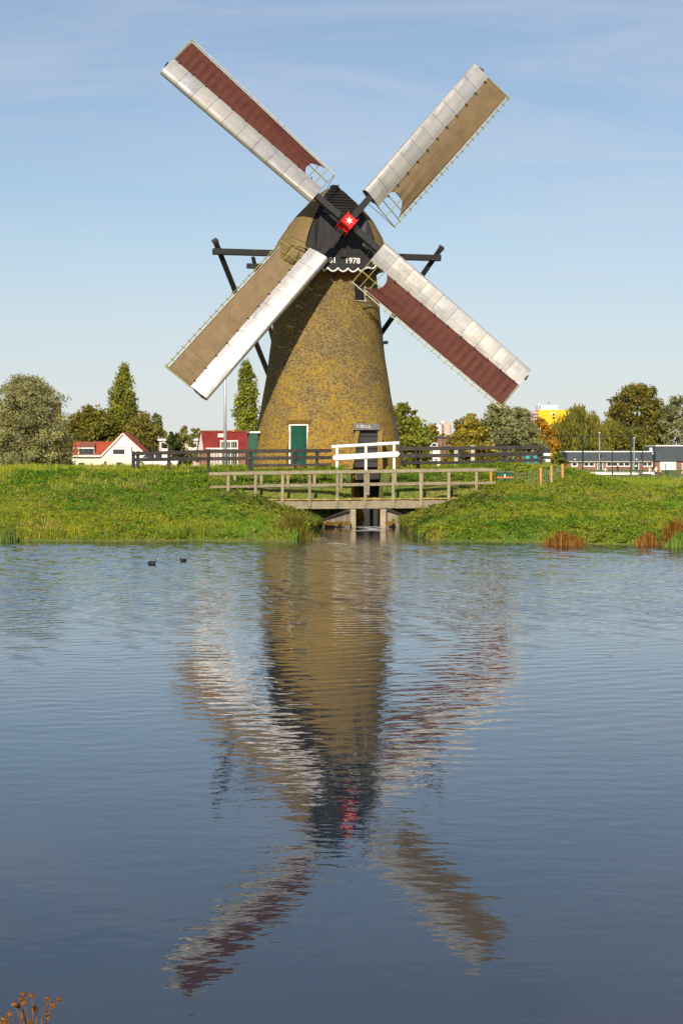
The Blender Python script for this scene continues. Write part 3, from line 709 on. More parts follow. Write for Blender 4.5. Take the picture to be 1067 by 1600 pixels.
# red poll end: two crossed iron boxes
er, et = er_et(0)
hub = MB().box(HUB + N * .05, (.60, .60, .56), Matrix((er, et, N)).transposed()).build('poll_end', 'red_paint', mill, bevel=.035)
MB().box(HUB - N * O2, (.58, .62, .46), Matrix((et, er, N)).transposed()).build('rear_box', 'red_paint', hub, bevel=.03)
for s in (-1, 1):
    MB().box(HUB + er * s * .30 + N * .06, (.05, .72, .62), Matrix((er, et, N)).transposed()).build('flange', 'red_paint', hub, bevel=.01)
    MB().box(HUB - N * O2 + et * s * .34, (.05, .70, .54), Matrix((et, er, N)).transposed()).build('flange', 'red_paint', hub, bevel=.01)
    for j in (-1, 0, 1):
        MB().beam(HUB + er * s * .33 + et * j * .11 + N * .15, HUB + er * s * .52 + et * j * .11 + N * .16, .05, .10, N).build('wedge', 'black_wood', hub)
        MB().beam(HUB - N * (O2 - .15) + et * s * .38 + er * j * .11, HUB - N * (O2 - .14) + et * s * .55 + er * j * .11, .05, .10, N).build('wedge', 'black_wood', hub)
star = []
for k in range(12):
    a = math.pi * 2 * k / 12 + .45; r_ = .225 if k % 2 == 0 else .065
    star.append(HUB + N * .332 + EX * (r_ * math.cos(a) + .0) + EZ * (r_ * math.sin(a)))
MB().poly(star, N * .016).build('star', 'ivory', hub)
MB().lathe((0, 0, 0), [(.055, 0), (.04, .04), (.0, .05)], 12)

NB = 23
for k in range(4):
    er, et = er_et(k); RR = RO[k % 2]; off = N * (O2 * (k % 2))
    def S(r_, s, d=0.0):
        f_ = (r_ - RIN) / (RR - RIN); th = T0 + (T1 - T0) * f_
        cdir = et * math.cos(th) - N * math.sin(th); nn = N * math.cos(th) + et * math.sin(th)
        return HUB - off + er * r_ + cdir * s + nn * d
    def wb(r_): return .672 + (.553 - .672) * (r_ - RIN) / (RR - RIN)
    # part: hem lath frame
    fr = MB()
    n_ = 14
    rr = [RIN + .02 + (RR - RIN - .02) * i / n_ for i in range(n_ + 1)]
    for i in range(n_): fr.beam(S(rr[i], WT, -.03), S(rr[i + 1], WT, -.03), .045, .045, N)
    sail = fr.build('sail', 'pale_lath' if k in (0, 2) else 'lath', mill, label=['upper left sail with dark red cloth', 'lower left sail with tan cloth', 'lower right sail with dark red cloth', 'upper right sail with tan cloth'][k])
    # second lath in the middle, seen in the open bay
    ml = MB()
    for i in range(n_): ml.beam(S(rr[i], 1.36, -.07), S(rr[i + 1], 1.36, -.07), .045, .045, N)
    ml.build('uplong', 'lath', sail)
    for i in range(NB):
        r_ = RIN + .05 + (RR - RIN - .12) * i / (NB - 1)
        MB().beam(S(r_, wb(r_) - .12, -.10), S(r_, WT + .10, -.055), .042, .042, N).build('sail_bar', 'lath', sail)
    # aluminium leading edge in panels
    NP = 10
    for i in range(NP):
        r0 = RIN + (RR - RIN) * i / NP + .008; r1 = RIN + (RR - RIN) * (i + 1) / NP - .008
        rows = []
        tl = random.uniform(-.012, .012); bl = random.uniform(.0, .022)
        for j in range(5):
            r_ = r0 + (r1 - r0) * j / 4; w_ = wb(r_) - (0.0 if i else .0)
            bb = bl * math.sin(math.pi * j / 4)
            g_ = .13 - .05 * (r_ - RIN) / (RR - RIN)
            prof = [(w_, .02 + tl), (w_ * .6, .02 + g_ * .55 + bb), (.2, g_ + bb), (-WL * .55, g_ + .015 + bb), (-WL + .06, g_ - tl), (-WL, g_ - .06), (-WL - .03, -.08), (-WL + .0, -.24), (-WL + .12, -.34), (-WL + .34, -.38), (0.2, -.34), (w_ - .02, -.01)]
            rows.append([S(r_, s, d) for s, d in prof])
        MB().grid(rows, closed=True).build('panel', 'sheet_metal', sail, smooth=False)
    for i in range(11):     # cleats along the joint with the cloth
        r_ = RIN + .75 + (RR - RIN - 1.1) * i / 10
        MB().beam(S(r_, wb(r_) - .05, .05), S(r_ + .03, wb(r_) + .09, .07), .05, .04, N).build('cleat', 'iron', sail)
    MB().beam(S(RR + .02, -.12, .05), S(RR + .06, .16, .05), .10, .05, N).build('tip_weight', 'iron', sail)
    # end rail at the tip
    MB().beam(S(RR, wb(RR) - .05, -.05), S(RR, WT + .05, -.03), .06, .05, N).build('tip_rail', 'lath', sail)
    # cloth
    GC, GR = 14, 130
    rows = []
    ra = RIN + (1.05 if k != 1 else 1.15)
    for j in range(GR + 1):
        row = []
        for i in range(GC + 1):
            q = i / GC
            r_in = ra + (.55 * (1 - q) ** 2 if True else 0) - .62 * q ** 3 * .9 + 0.18 * math.sin(math.pi * q)
            # concave inner hem: the two corners reach inwards
            r_in = ra + .50 * math.sin(math.pi * q) ** .8 - (.45 * q if k in (0, 2) else .55 * q) 
            r_ = r_in + (RR - .06 - r_in) * j / GR
            s0 = wb(r_) - .02; s = s0 + (WT - .13 - s0) * q
            ph = (r_ - RIN - .05) / ((RR - RIN - .12) / (NB - 1))
            outer = max(0.0, min(1.0, (r_ - RIN) / (RR - RIN) * 1.3 - .2))
            sag = .05 * math.sin(math.pi * q) * (abs(math.sin(math.pi * ph)) ** 1.5 - .5) * (.25 + .75 * outer) * (.55 + .75 * abs(math.sin(int(ph) * 2.7 + k))) 
            belly = -.05 + .10 * math.sin(math.pi * q) * (1 - outer * .7)
            fold = .022 * math.sin(q * 19 + r_ * .7) * max(0, 1 - (r_ - r_in) / 2.6)
            edge_ = .03 * (1 - q) ** 3
            row.append(S(r_, s, belly - sag + fold + edge_ - .0))
        rows.append(row)
    cl = MB().grid(rows)
    nc = GC + 1
    co_ = cl.build('sailcloth', 'cloth_red' if k in (0, 2) else 'cloth_tan', sail, smooth=True, recalc=False)
    ul = co_.data.uv_layers.new(name='UVMap')
    for lp in co_.data.loops:
        vi = lp.vertex_index; ul.data[lp.index].uv = ((vi % nc) / GC * 1.4 + k * 3, (vi // nc) / GR * 9)
    sm_ = co_.modifiers.new('thick', 'SOLIDIFY'); sm_.thickness = .012; sm_.offset = -1
    MB().tube([S(rows_r, WT - .13, -.01) for rows_r in np.linspace(ra - .4, RR - .06, 20)], .018, 5).build('bolt_rope', 'rope', sail)
    # stay from the inner corner of the hem lath back to the stock
    MB().tube([S(RIN + .02, WT, -.05), S(RIN - .12, 1.1, -.03), HUB - off + er * (RIN - .35) + et * .1], .016, 5).build('stay', 'iron', sail)

# ------------------------------------------------------------------ footbridge in front of the mill
YB = 79.6; YR = 81.7
def rz(px): return PZ(738 - (px - 327) / 448 * 6.5, YB)          # top of hand rail
def dz(px): return PZ(779.5 - (px - 420) / 300 * 2.0, YB)        # deck top
br = empty('footbridge', (PX(560, YB), (YB + YR) / 2, dz(560)), 'weathered grey timber footbridge with post-and-rail sides over the mill outlet', 'bridge')
xa, xb = 388, 728
for Y_, nm in ((YB, 0), (YR, 1)):
    a, b2 = Vector((PX(xa, YB), Y_, dz(xa) - .26)), Vector((PX(xb, YB), Y_, dz(xb) - .26))
    MB().beam(a, b2, .12, .40).build('edge_beam', 'grey_wood', br, bevel=.01)
    sp_ = (357, 399.5, 441.5, 484, 527, 570.5, 614, 657, 700.5, 743.5) if nm == 0 else (367, 408.5, 450, 491.5, 533, 575, 617.5, 659.5, 701)
    for px in sp_:
        x_ = PX(px, Y_); bot = dz(px) - (.44 if 410 < px < 720 else .55)
        dx_ = random.uniform(-.012, .012)
        p_ = MB().beam((x_ + dx_, Y_ - .115 if nm == 0 else Y_ + .115, bot), (x_ - dx_, Y_ - .115 if nm == 0 else Y_ + .115, rz(px) - .145), .125, .10, (0, 1, 0)).build('post', 'grey_wood', br, bevel=.008)
        if nm == 0 and 430 < px < 710:
            for z_ in (-.10, -.34): MB().box((x_ + .02, Y_ - .168, dz(px) + z_), (.03, .012, .03)).build('bolt', 'iron', p_)
    l, r2 = (327, 775) if nm == 0 else (345, 770)
    MB().beam((PX(l, YB), Y_ - .10 * (1 - 2 * nm), rz(l) - .07), (PX(r2, YB), Y_ - .10 * (1 - 2 * nm), rz(r2) - .07), .20, .14).build('hand_rail', 'grey_wood', br, bevel=.012)
    MB().beam((PX(l + 2, YB), Y_ - .03 * (1 - 2 * nm), rz(l) - .645), (PX(r2 - 1, YB), Y_ - .03 * (1 - 2 * nm), rz(r2) - .645), .06, .11).build('mid_rail', 'grey_wood', br, bevel=.008)
x_ = PX(xa, YB)
while x_ < PX(xb, YB):
    px = 533.5 + x_ * F / YB
    MB().box((x_ + .09, (YB + YR) / 2 + random.uniform(-.02, .02), dz(px) - .03 + random.uniform(-.006, .004)), (.172, YR - YB + .30, .055)).build('deck_plank', 'lichen_wood', br)
    x_ += .182
# sluice walls under the bridge
sw = empty('outlet_walls', (PX(575, 79.2), 79.2, -.2), 'plank wing walls and posts beside the dark water outlet under the footbridge', 'sluice')
for (a, b2) in ((547, 556), (594, 603)):
    MB().span((PX(a, 79.0), 79.0, -.9), (PX(b2, 79.0), 87.5, dz(575) - .48)).build('pier', 'concrete', sw, bevel=.015)
for s, (xi, xo, ti, to) in ((-1, (547, 503, 796, 814)), (1, (603, 636, 795, 808))):
    n_ = 9
    for k in range(n_):
        a = xi + (xo - xi) * k / n_; b2 = xi + (xo - xi) * (k + 1) / n_ - s * .25
        ya = ti + (to - ti) * k / n_; yb = ti + (to - ti) * (k + 1) / n_
        Y_ = 79.3 + random.uniform(0, .03) - .06 * k
        MB().poly([(PX(a, Y_), Y_, -.8), (PX(b2, Y_), Y_, -.8), (PX(b2, Y_), Y_, PZ(yb, Y_)), (PX(a, Y_), Y_, PZ(ya, Y_))], (0, .06, 0)).build('plank', 'wall_plank', sw)
    MB().beam(P(xi, ti - 1, 79.1), P(xo, to - 1, 78.8), .10, .06).build('capping', 'dark_fence', sw)
ms_ = MB()
for k in range(220):
    px = random.choice([random.uniform(506, 546), random.uniform(604, 616)]); ms_.box(P(px, 818 + random.uniform(-2, 2), 78.6 + random.uniform(-.2, .2)), (random.uniform(.04, .14), .16, random.uniform(.03, .12)), Matrix.Rotation(random.uniform(-.6, .6), 3, 'Y'))
ms_.build('moss_ledge', 'moss', sw, kind='stuff')

# white railing over the race
YW = 86.9
wr = empty('white_railing', P(571, 733, YW), 'short white painted railing with thick middle board in front of the mill', 'railing')
def wy(px, y): return y - (px - 519) / 105 * 6.0
for px in (526.5, 571.5, 615.5):
    MB().beam(P(px, 735, YW), P(px, wy(px, 699), YW), .125, .10, (0, 1, 0)).build('post', 'white_paint', wr, bevel=.008)
MB().beam(P(518, wy(518, 698), YW - .02), P(624, wy(624, 698), YW - .02), .14, .15).build('hand_rail', 'white_paint', wr, bevel=.03)
tri = [P(519, wy(519, 715.5), YW - .06), P(523, wy(523, 711), YW - .06), P(621, wy(621, 711), YW - .06), P(625, wy(625, 715), YW - .06), P(621, wy(621, 719.5), YW - .06), P(523, wy(523, 719.5), YW - .06)]
MB().poly(tri, (0, -.06, 0)).build('middle_board', 'white_paint', wr, bevel=.01)

# dark rail fences -----------------------------------------------------
def fence(name, label, Y_, posts, rails, foot=.25, y_at=None):
    o = empty(name, P(posts[0][0], posts[0][2], y_at(posts[0][0]) if y_at else Y_), label, 'fence')
    ya = y_at if y_at else (lambda px: Y_)
    for (px, yt, yb) in posts:
        tl = random.uniform(-.03, .03)
        MB().beam(P(px, yb, ya(px)) - Vector((0, 0, foot)), P(px, yt, ya(px)) + Vector((tl, 0, 0)), .16, .13, (0, 1, 0)).build('post', 'dark_fence', o, bevel=.01)
    for (x0, y0, x1, y1, hh) in rails:
        MB().beam(P(x0, y0, ya(x0) - .1), P(x1, y1, ya(x1) - .1), .05, hh).build('rail', 'dark_fence', o, bevel=.008)
    return o
fence('rail_fence', 'dark rail fence running from the white house to the mill door', 87.4,
      [(209, 705, 724), (216, 705, 724), (264, 703, 725), (326, 702, 727), (391, 702, 727), (462, 702, 729), (494.5, 702, 752)],
      [(206, 709, 330, 705.5, .17), (330, 705.2, 462, 704.5, .17), (462, 704.8, 518, 704, .16),
       (206, 718.5, 330, 716.5, .17), (330, 716.8, 462, 715.5, .17), (462, 715.2, 519, 715, .16), (392, 727.5, 518, 726, .14)])
fence('rail_fence', 'dark three-rail fence right of the mill with pale posts behind', 88.6,
      [(652, 698, 730), (653.5, 699, 727), (718, 698, 724), (787, 698, 722), (845, 697, 721)],
      [(626, 701, 720, 700.5, .19), (720, 700.3, 850, 698.5, .18), (628, 712, 718, 711.8, .18), (718, 711.6, 848, 708.5, .18), (628, 723, 718, 722.8, .15), (718, 722.6, 846, 718.5, .15)])
fence('sloping_fence', 'dark two-rail fence stepping down the bank left of the bridge', 84.5,
      [(498, 748, 762), (440, 757, 784)], [(496, 749, 404, 772, .17), (497, 760, 398, 785, .17)], y_at=lambda px: 86.5 - (498 - px) / 100 * 3.4)
fence('sloping_fence', 'dark two-rail fence stepping down the bank right of the mill outlet', 84.5,
      [(658, 736, 752), (706, 752, 772)], [(656, 739, 708, 757, .16), (656, 753, 708, 770, .16)], y_at=lambda px: 87 - (px - 655) / 55 * 3.2)

# things around the right-hand fence
for px, yt, yb, lb in ((685, 702, 726, 'slim cream post behind the fence nearest the mill'), (712, 701, 724, 'pale grey post behind the fence, left of a pair'), (738, 697, 724, 'pale grey post with wide cap behind the fence, right of a pair')):
    o = MB().box((P(px, (yt + yb) / 2 + 2, 90.5)), (.13 if px < 700 else .19, .16, (yb - yt + 6) / 31.2)); o.box(P(px, yt - .6, 90.5), (.2 if px < 700 else .26, .22, .06))
    o.build('stone_post' if px > 700 else 'marker_post', 'pale_stone' if px > 700 else 'ivory', org=P(px, yb, 90.5), bevel=.01, label=lb, category=None) if False else None
    ob = o.build('stone_post' if px > 700 else 'marker_post', 'pale_stone' if px > 700 else 'ivory', org=P(px, yb + 2, 90.5), bevel=.01); props(ob, lb, 'post')
hv_ = empty('striped_hive', P(853, 723, 90), 'small black and white banded stack at the right end of the fence', 'box')
for k in range(5): MB().box(P(853.5, 719.5 - k * 4.6, 90), (.34 if k < 4 else .3, .34, .14), taper=.97 if k < 4 else .6).build('band', ('ivory', 'black_wood')[k % 2] if k < 4 else 'black_wood', hv_, bevel=.008)
for px, w, lb in ((824, .3, 'teal covered heap behind the fence, left one'), (836, .25, 'smaller teal covered heap behind the fence, right one')):
    b_ = MB(); c = P(px, 709, 93)
    b_.lathe((c.x, c.y, c.z - .5), [(w * .55, 0), (w * .52, .25), (w * .38, .45), (w * .15, .56), (0.001, .58)], 10)
    ob = b_.build('covered_heap', 'teal_tarp', org=(c.x, c.y, c.z - .5), smooth=True); props(ob, lb, 'tarp')
# green drum lying on the bank
Yg = 82.0; c = P(788, 747, Yg)
gb = empty('green_barrel', (c.x, c.y, c.z - .27), 'green barrel with an orange stripe standing on the bank right of the bridge', 'barrel')
for s in (-1, 1):
    d = MB().box((c.x + s * .192, c.y, c.z), (.372, .42, .52)).build('half', 'bin_green', gb, bevel=.03)
    MB().box((c.x + s * .192, c.y - .217, c.z + .03), (.35, .014, .075)).build('stripe', 'bin_orange', d)
    MB().box((c.x + s * .192, c.y, c.z + .275), (.39, .45, .05)).build('lid', 'grey_stone', d, bevel=.012)
MB().box((c.x - .01, c.y - .23, c.z + .10), (.05, .03, .16)).build('latch', 'ivory', gb)
# orange stakes with wire mesh
stk = [(767, 736, 760, 82.0, 'orange wooden stake just left of the green barrel'), (728, 752, 768, 81.9, 'short orange stake behind the right end of the bridge'),
       (844.5, 731, 766, 80.3, 'pale orange stake, left of the three on the right bank'), (861, 728, 761, 81.3, 'orange stake, middle of the three on the right bank'), (878.5, 725, 757, 82.6, 'orange stake, right of the three on the right bank')]
for px, yt, yb, Y_, lb in stk:
    a, b2 = P(px, yb, Y_), P(px + random.uniform(-.5, .5), yt, Y_)
    ob = MB().tube([a - Vector((0, 0, .2)), a.lerp(b2, .5), b2, b2 + Vector((0, 0, .012))], [.058, .056, .055, .03], 10).build('stake', 'stake_wood', org=a); props(ob, lb, 'stake', 'orange stakes on the right bank')
wm = MB()
for (p0, p1) in (((802, 741, 81.8), (844.5, 735, 80.3)), ((844.5, 735, 80.3), (861, 732, 81.3)), ((861, 732, 81.3), (878.5, 729, 82.6))):
    for k in range(5):
        a, b2 = P(*p0), P(*p1); dn = Vector((0, 0, -.17 * k)); wm.tube([a + dn, b2 + dn], .005, 4)
    n_ = max(3, int((a - b2).length / .2))
    for k in range(n_):
        q = a.lerp(b2, k / n_); wm.tube([q, q - Vector((0, 0, .7))], .004, 4)
props(wm.build('wire_mesh', 'steel_pole', org=P(844, 762, 78)), 'thin wire mesh strung between the orange stakes', 'wire fence')
# light mast left of the mill
pm_ = P(352, 735, 126)
ob = MB().tube([(pm_.x, pm_.y, 1.2), (pm_.x, pm_.y, 6.5), (pm_.x, pm_.y, 12.2)], [.12, .10, .07], 14)
mast = ob.build('flag_pole', 'steel_pole', org=(pm_.x, pm_.y, 1.2), smooth=True); props(mast, 'tall plain grey pole rising behind the lower left sail', 'pole')
MB().lathe((pm_.x, pm_.y, 12.2), [(.001, .16), (.09, .1), (.09, .02), (.05, -.02)], 10).build('knob', 'steel_pole', mast)

# ------------------------------------------------------------------ trees
def quads(c, a, b_):
    """leaf quads from centres and half-axes -> verts, faces"""
    n = len(c); v = np.stack([c - a, c + b_, c + a, c - b_], 1).reshape(-1, 3)
    return v, np.arange(4 * n).reshape(n, 4)
def unit(n, r=rng):
    v = r.normal(size=(n, 3)); return v / np.linalg.norm(v, axis=1, keepdims=True)
def tree(name, label, px, ytop, Y, wpx, prof, nclump, nleaf, leaf, c1, c2, seed, ybase=None, group=None, clump_r=.17, weep=False, trunk_r=.22, limb_n=9, up=0.0, jit=.5):
    r = np.random.default_rng(seed); rd = random.Random(seed)
    X = PX(px, Y); zg = gz1(X, Y); ztop = PZ(ytop, Y); H = ztop - zg; W = wpx / 2 * Y / F
    t = empty(name, (X, Y, zg - .05), label, 'tree', group)
    qs = [p[0] for p in prof]; ws = [p[1] for p in prof]
    # clumps near the envelope surface and inside
    cen = []
    while len(cen) < nclump:
        q = r.uniform(qs[0], qs[-1]); w = np.interp(q, qs, ws) * W
        if r.uniform() > (w / W) ** .8 + .05: continue
        a = r.uniform(0, 2 * math.pi); f = r.uniform(.05, 1) ** .42
        lump = 1 + .17 * math.sin(a * 3 + q * 9 + seed) + .13 * math.sin(a * 5 - q * 17) + r.normal(0, .11)
        cen.append((X + math.cos(a) * w * f * lump * .92, Y + math.sin(a) * w * f * lump * .92, zg + H * q * (1 - .02) - H * .02))
    cen = np.array(cen)
    tint = r.uniform(0, 1, len(cen)); bright = r.uniform(.72, 1.25, len(cen))
    idx = r.integers(0, len(cen), nleaf)
    cr_ = clump_r * W * r.uniform(.6, 1.35, len(cen))
    off = unit(nleaf, r) * (r.uniform(0, 1, nleaf) ** .45 * cr_[idx])[:, None]
    if weep:
        # strands: long vertical drops below the clump
        off[:, 2] = -np.abs(r.normal(0, 1, nleaf)) * cr_[idx] * 2.6 + cr_[idx] * .7
        st = r.integers(0, 14, nleaf); sa = st * 2.4 + idx
        off[:, 0] = np.cos(sa) * cr_[idx] * (.25 + .06 * st) + r.normal(0, .05, nleaf); off[:, 1] = np.sin(sa) * cr_[idx] * (.25 + .06 * st) + r.normal(0, .05, nleaf)
    else:
        off[:, 2] *= .8 + up
    c = cen[idx] + off
    c[:, 2] = np.maximum(c[:, 2], zg + .15)
    a = unit(nleaf, r); 
    if weep: a = a * .25 + np.array([0, 0, -1.0])
    if up: a = a * .6 + np.array([0, 0, up])
    a /= np.linalg.norm(a, axis=1, keepdims=True)
    b_ = np.cross(a, unit(nleaf, r)); b_ /= np.linalg.norm(b_, axis=1, keepdims=True) + 1e-9
    sz = leaf * r.uniform(.6, 1.3, nleaf)
    v, f = quads(c, a * sz[:, None] * (1.5 if weep else 1.0), b_ * sz[:, None] * (.32 if weep else .55))
    k = np.clip(tint[idx] + r.normal(0, .22, nleaf), 0, 1)[:, None]
    col = np.array((1.85, 1.95, 1.6)) * (np.array(c1) * (1 - k) + np.array(c2) * k) * (bright[idx] * r.uniform(.75, 1.25, nleaf))[:, None]
    bulk('crown', v, f, 'leaf', np.repeat(col, 4, 0), parent=t, org=(X, Y, zg - .05))
    # trunk and limbs
    tb_ = MB(); lean = Vector((rd.uniform(-.3, .3), rd.uniform(-.3, .3), 0)) * H * .06
    base = Vector((X, Y, zg - .1)); top = Vector((X, Y, zg + H * .86)) + lean
    pts = [base.lerp(top, q) + Vector((math.sin(q * 5 + seed), math.cos(q * 4 + seed), 0)) * .012 * H * q for q in (0, .04, .15, .3, .5, .7, .85, 1)]
    tb_.tube(pts, [trunk_r * k for k in (1.5, 1.1, .95, .8, .55, .32, .18, .05)], 8)
    tr = tb_.build('trunk', 'bark', t, smooth=True)
    order = r.permutation(len(cen))[:limb_n]
    for i in order:
        e_ = Vector(cen[i]); q = max(.08, min(.8, (e_.z - zg) / H * .7)); s_ = base.lerp(top, q)
        mid = s_.lerp(e_, .5) + Vector((0, 0, .03 * H))
        MB().tube([s_, mid, e_], [trunk_r * .42, trunk_r * .26, trunk_r * .06], 6).build('limb', 'bark', tr, smooth=True)
    return t
ROUND = [(.12, .35), (.22, .75), (.4, 1), (.6, .95), (.8, .7), (.93, .38), (1, .08)]
BUSHY = [(.0, .8), (.1, 1.0), (.3, 1), (.55, .92), (.75, .7), (.9, .42), (1, .1)]
POPL = [(.02, .62), (.1, .95), (.3, 1), (.5, .88), (.7, .66), (.87, .38), (1, .05)]
OLIVE1, OLIVE2 = (.095, .092, .022), (.15, .125, .03)
GREY1, GREY2 = (.125, .125, .062), (.20, .18, .095)
G = 'trees behind the mill'
tree('willow_tree', 'large grey-green bushy willow at the left edge of the bank', 40, 586, 150, 140, [(.0, .8), (.1, 1.0), (.35, 1), (.6, .96), (.78, .82), (.9, .6), (1, .25)], 460, 46000, .105, (.135, .128, .062), (.23, .20, .10), 11, group=G, clump_r=.20, trunk_r=.3)
tree('poplar_tree', 'tall columnar poplar rising behind the white house', 193, 565, 365, 58, POPL, 330, 15000, .30, (.10, .108, .018), (.18, .16, .028), 12, group=G, clump_r=.27, up=.5, trunk_r=.35)
tree('poplar_tree', 'columnar poplar standing close left of the brick tower', 385, 556, 240, 44, POPL, 300, 13000, .20, (.10, .115, .018), (.18, .17, .03), 13, group=G, clump_r=.29, up=.5, trunk_r=.26)
tree('broad_tree', 'round olive tree behind the white house, left of the tall poplar', 141, 634, 360, 112, BUSHY, 260, 13000, .34, (.085, .08, .014), (.15, .115, .02), 14, group=G, clump_r=.24)
tree('broad_tree', 'brownish tree right of the tall poplar behind the white house', 224, 645, 350, 72, BUSHY, 200, 10000, .32, (.085, .078, .016), (.16, .12, .03), 15, group=G, clump_r=.26)
tree('broad_tree', 'sparse grey-leaved tree at the right of the poplar group', 243, 642, 380, 48, BUSHY, 110, 4200, .32, (.11, .11, .05), (.17, .16, .08), 16, group=G, clump_r=.20)
tree('conifer_tree', 'dark low evergreen left of the red-roofed house', 270, 674, 260, 40, BUSHY, 90, 4500, .2, (.022, .032, .010), (.05, .055, .015), 17, group=G, clump_r=.24)
tree('broad_tree', 'light sparse tree behind the dark evergreen', 288, 664, 280, 46, ROUND, 90, 3300, .24, (.12, .115, .045), (.19, .17, .07), 18, group=G, clump_r=.18)
tree('broad_tree', 'small pale tree touching the left end of the red roof', 305, 664, 330, 30, ROUND, 60, 2400, .26, (.13, .12, .035), (.19, .16, .05), 19, group=G, clump_r=.22)
tree('chestnut_tree', 'bushy bright green tree right behind the brick tower', 630, 629, 170, 92, BUSHY, 270, 16000, .19, (.07, .085, .012), (.20, .185, .03), 20, group=G, clump_r=.21)
tree('broad_tree', 'low yellow-olive tree below the far pink tower block', 672, 664, 420, 62, BUSHY, 100, 5000, .36, (.13, .10, .014), (.20, .145, .02), 21, group=G, clump_r=.25)
tree('maple_tree', 'yellow-green maple left of the grey willow behind the fence', 735, 646, 190, 80, BUSHY, 220, 11000, .2, (.12, .10, .016), (.25, .185, .03), 22, group=G, clump_r=.21)
tree('willow_tree', 'tall grey-green willow under the tip of the lower right sail', 778, 624, 230, 84, BUSHY, 240, 13000, .22, GREY1, (.17, .155, .08), 23, group=G, clump_r=.22)
tree('willow_tree', 'wide grey willow right of the lower right sail tip', 812, 634, 245, 78, BUSHY, 230, 12000, .22, (.12, .12, .06), (.19, .175, .09), 24, group=G, clump_r=.21)
tree('autumn_tree', 'orange autumn tree below the yellow block', 846, 652, 300, 60, BUSHY, 150, 7500, .27, (.16, .105, .014), (.30, .145, .015), 25, group=G, clump_r=.22)
tree('weeping_willow', 'broad weeping willow with hanging olive strands behind the school roof', 902, 636, 430, 110, BUSHY, 330, 24000, .42, (.075, .072, .012), (.16, .13, .022), 26, group=G, clump_r=.16, weep=True, trunk_r=.4)
tree('weeping_willow', 'smaller drooping willow beside the broad weeping willow', 955, 655, 440, 70, BUSHY, 200, 13000, .40, (.08, .082, .012), (.17, .14, .022), 27, group=G, clump_r=.18, weep=True, trunk_r=.35)
tree('oak_tree', 'tallest dark olive tree with pale limb behind the school', 995, 598, 455, 104, [(.18, .3), (.3, .85), (.45, 1), (.65, .98), (.82, .8), (.94, .5), (1, .15)], 260, 15000, .40, (.075, .07, .014), (.15, .115, .022), 28, group=G, clump_r=.19, trunk_r=.55, limb_n=14)
tree('willow_tree', 'grey willow cut by the right edge of the photograph', 1058, 614, 450, 72, BUSHY, 190, 10000, .38, GREY1, GREY2, 29, group=G, clump_r=.22)
tree('bush_tree', 'low olive bush under the tall tree behind the school', 985, 668, 436, 120, BUSHY, 120, 6000, .4, (.07, .07, .012), (.13, .105, .02), 30, group=G, clump_r=.2)
tree('hedge_bush', 'small round green bush at the end of the fence by the school', 872, 706, 150, 34, BUSHY, 70, 3500, .1, (.05, .07, .012), (.10, .11, .02), 31, group=G, clump_r=.25, trunk_r=.06)
tree('orange_bush', 'low orange and yellow bush left of the broad weeping willow', 846, 680, 285, 50, BUSHY, 80, 4200, .26, (.17, .12, .015), (.28, .16, .018), 32, group=G, clump_r=.25)

# distant wood: one mass low on the horizon
n = 26000
wx = rng.uniform(-420, 420, n); wyv = rng.uniform(640, 900, n)
hh = 5.5 + 2.5 * vnoise(wx * .05, wyv * .03) + 1.5 * vnoise(wx * .21, wyv * .1, 3)
c = np.stack([wx, wyv, .8 + rng.uniform(0, 1, n) * np.clip(hh, 2, 12)], 1)
a = unit(n); b_ = np.cross(a, unit(n)); sz = rng.uniform(.8, 1.6, n)[:, None]
v, f = quads(c, a * sz, b_ * sz)
kk = rng.uniform(0, 1, n)[:, None]; col = np.array((.06, .062, .02)) * (1 - kk) + np.array((.11, .095, .03)) * kk
bulk('distant_wood', v, f, 'leaf', np.repeat(col, 4, 0), label='far low band of woodland along the horizon', category='wood', kind='stuff') if False else None
ob = bulk('distant_wood', v, f, 'leaf', np.repeat(col, 4, 0), org=(0, 640, .8), kind='stuff'); props(ob, 'low band of woodland far off along the horizon', 'wood')

# ------------------------------------------------------------------ buildings
def window(parent, x0, x1, z0, z1, Y_, name='window', nx=2, mat='white_paint', glass='glass_dark', d=.05, t=.09):
    w = MB().span((x0, Y_ - d, z0), (x1, Y_ - d + .02, z1)).build(name, glass, parent)
    fb = MB(); yf = Y_ - d - .03
    fb.span((x0 - t / 2, yf, z0 - t / 2), (x1 + t / 2, yf + .04, z0 + t / 2)); fb.span((x0 - t / 2, yf, z1 - t / 2), (x1 + t / 2, yf + .04, z1 + t / 2))
    for k in range(nx + 1):
        x = x0 + (x1 - x0) * k / nx; fb.span((x - t / 2, yf + .002, z0), (x + t / 2, yf + .042, z1))
    fb.build('frame', mat, w); return w
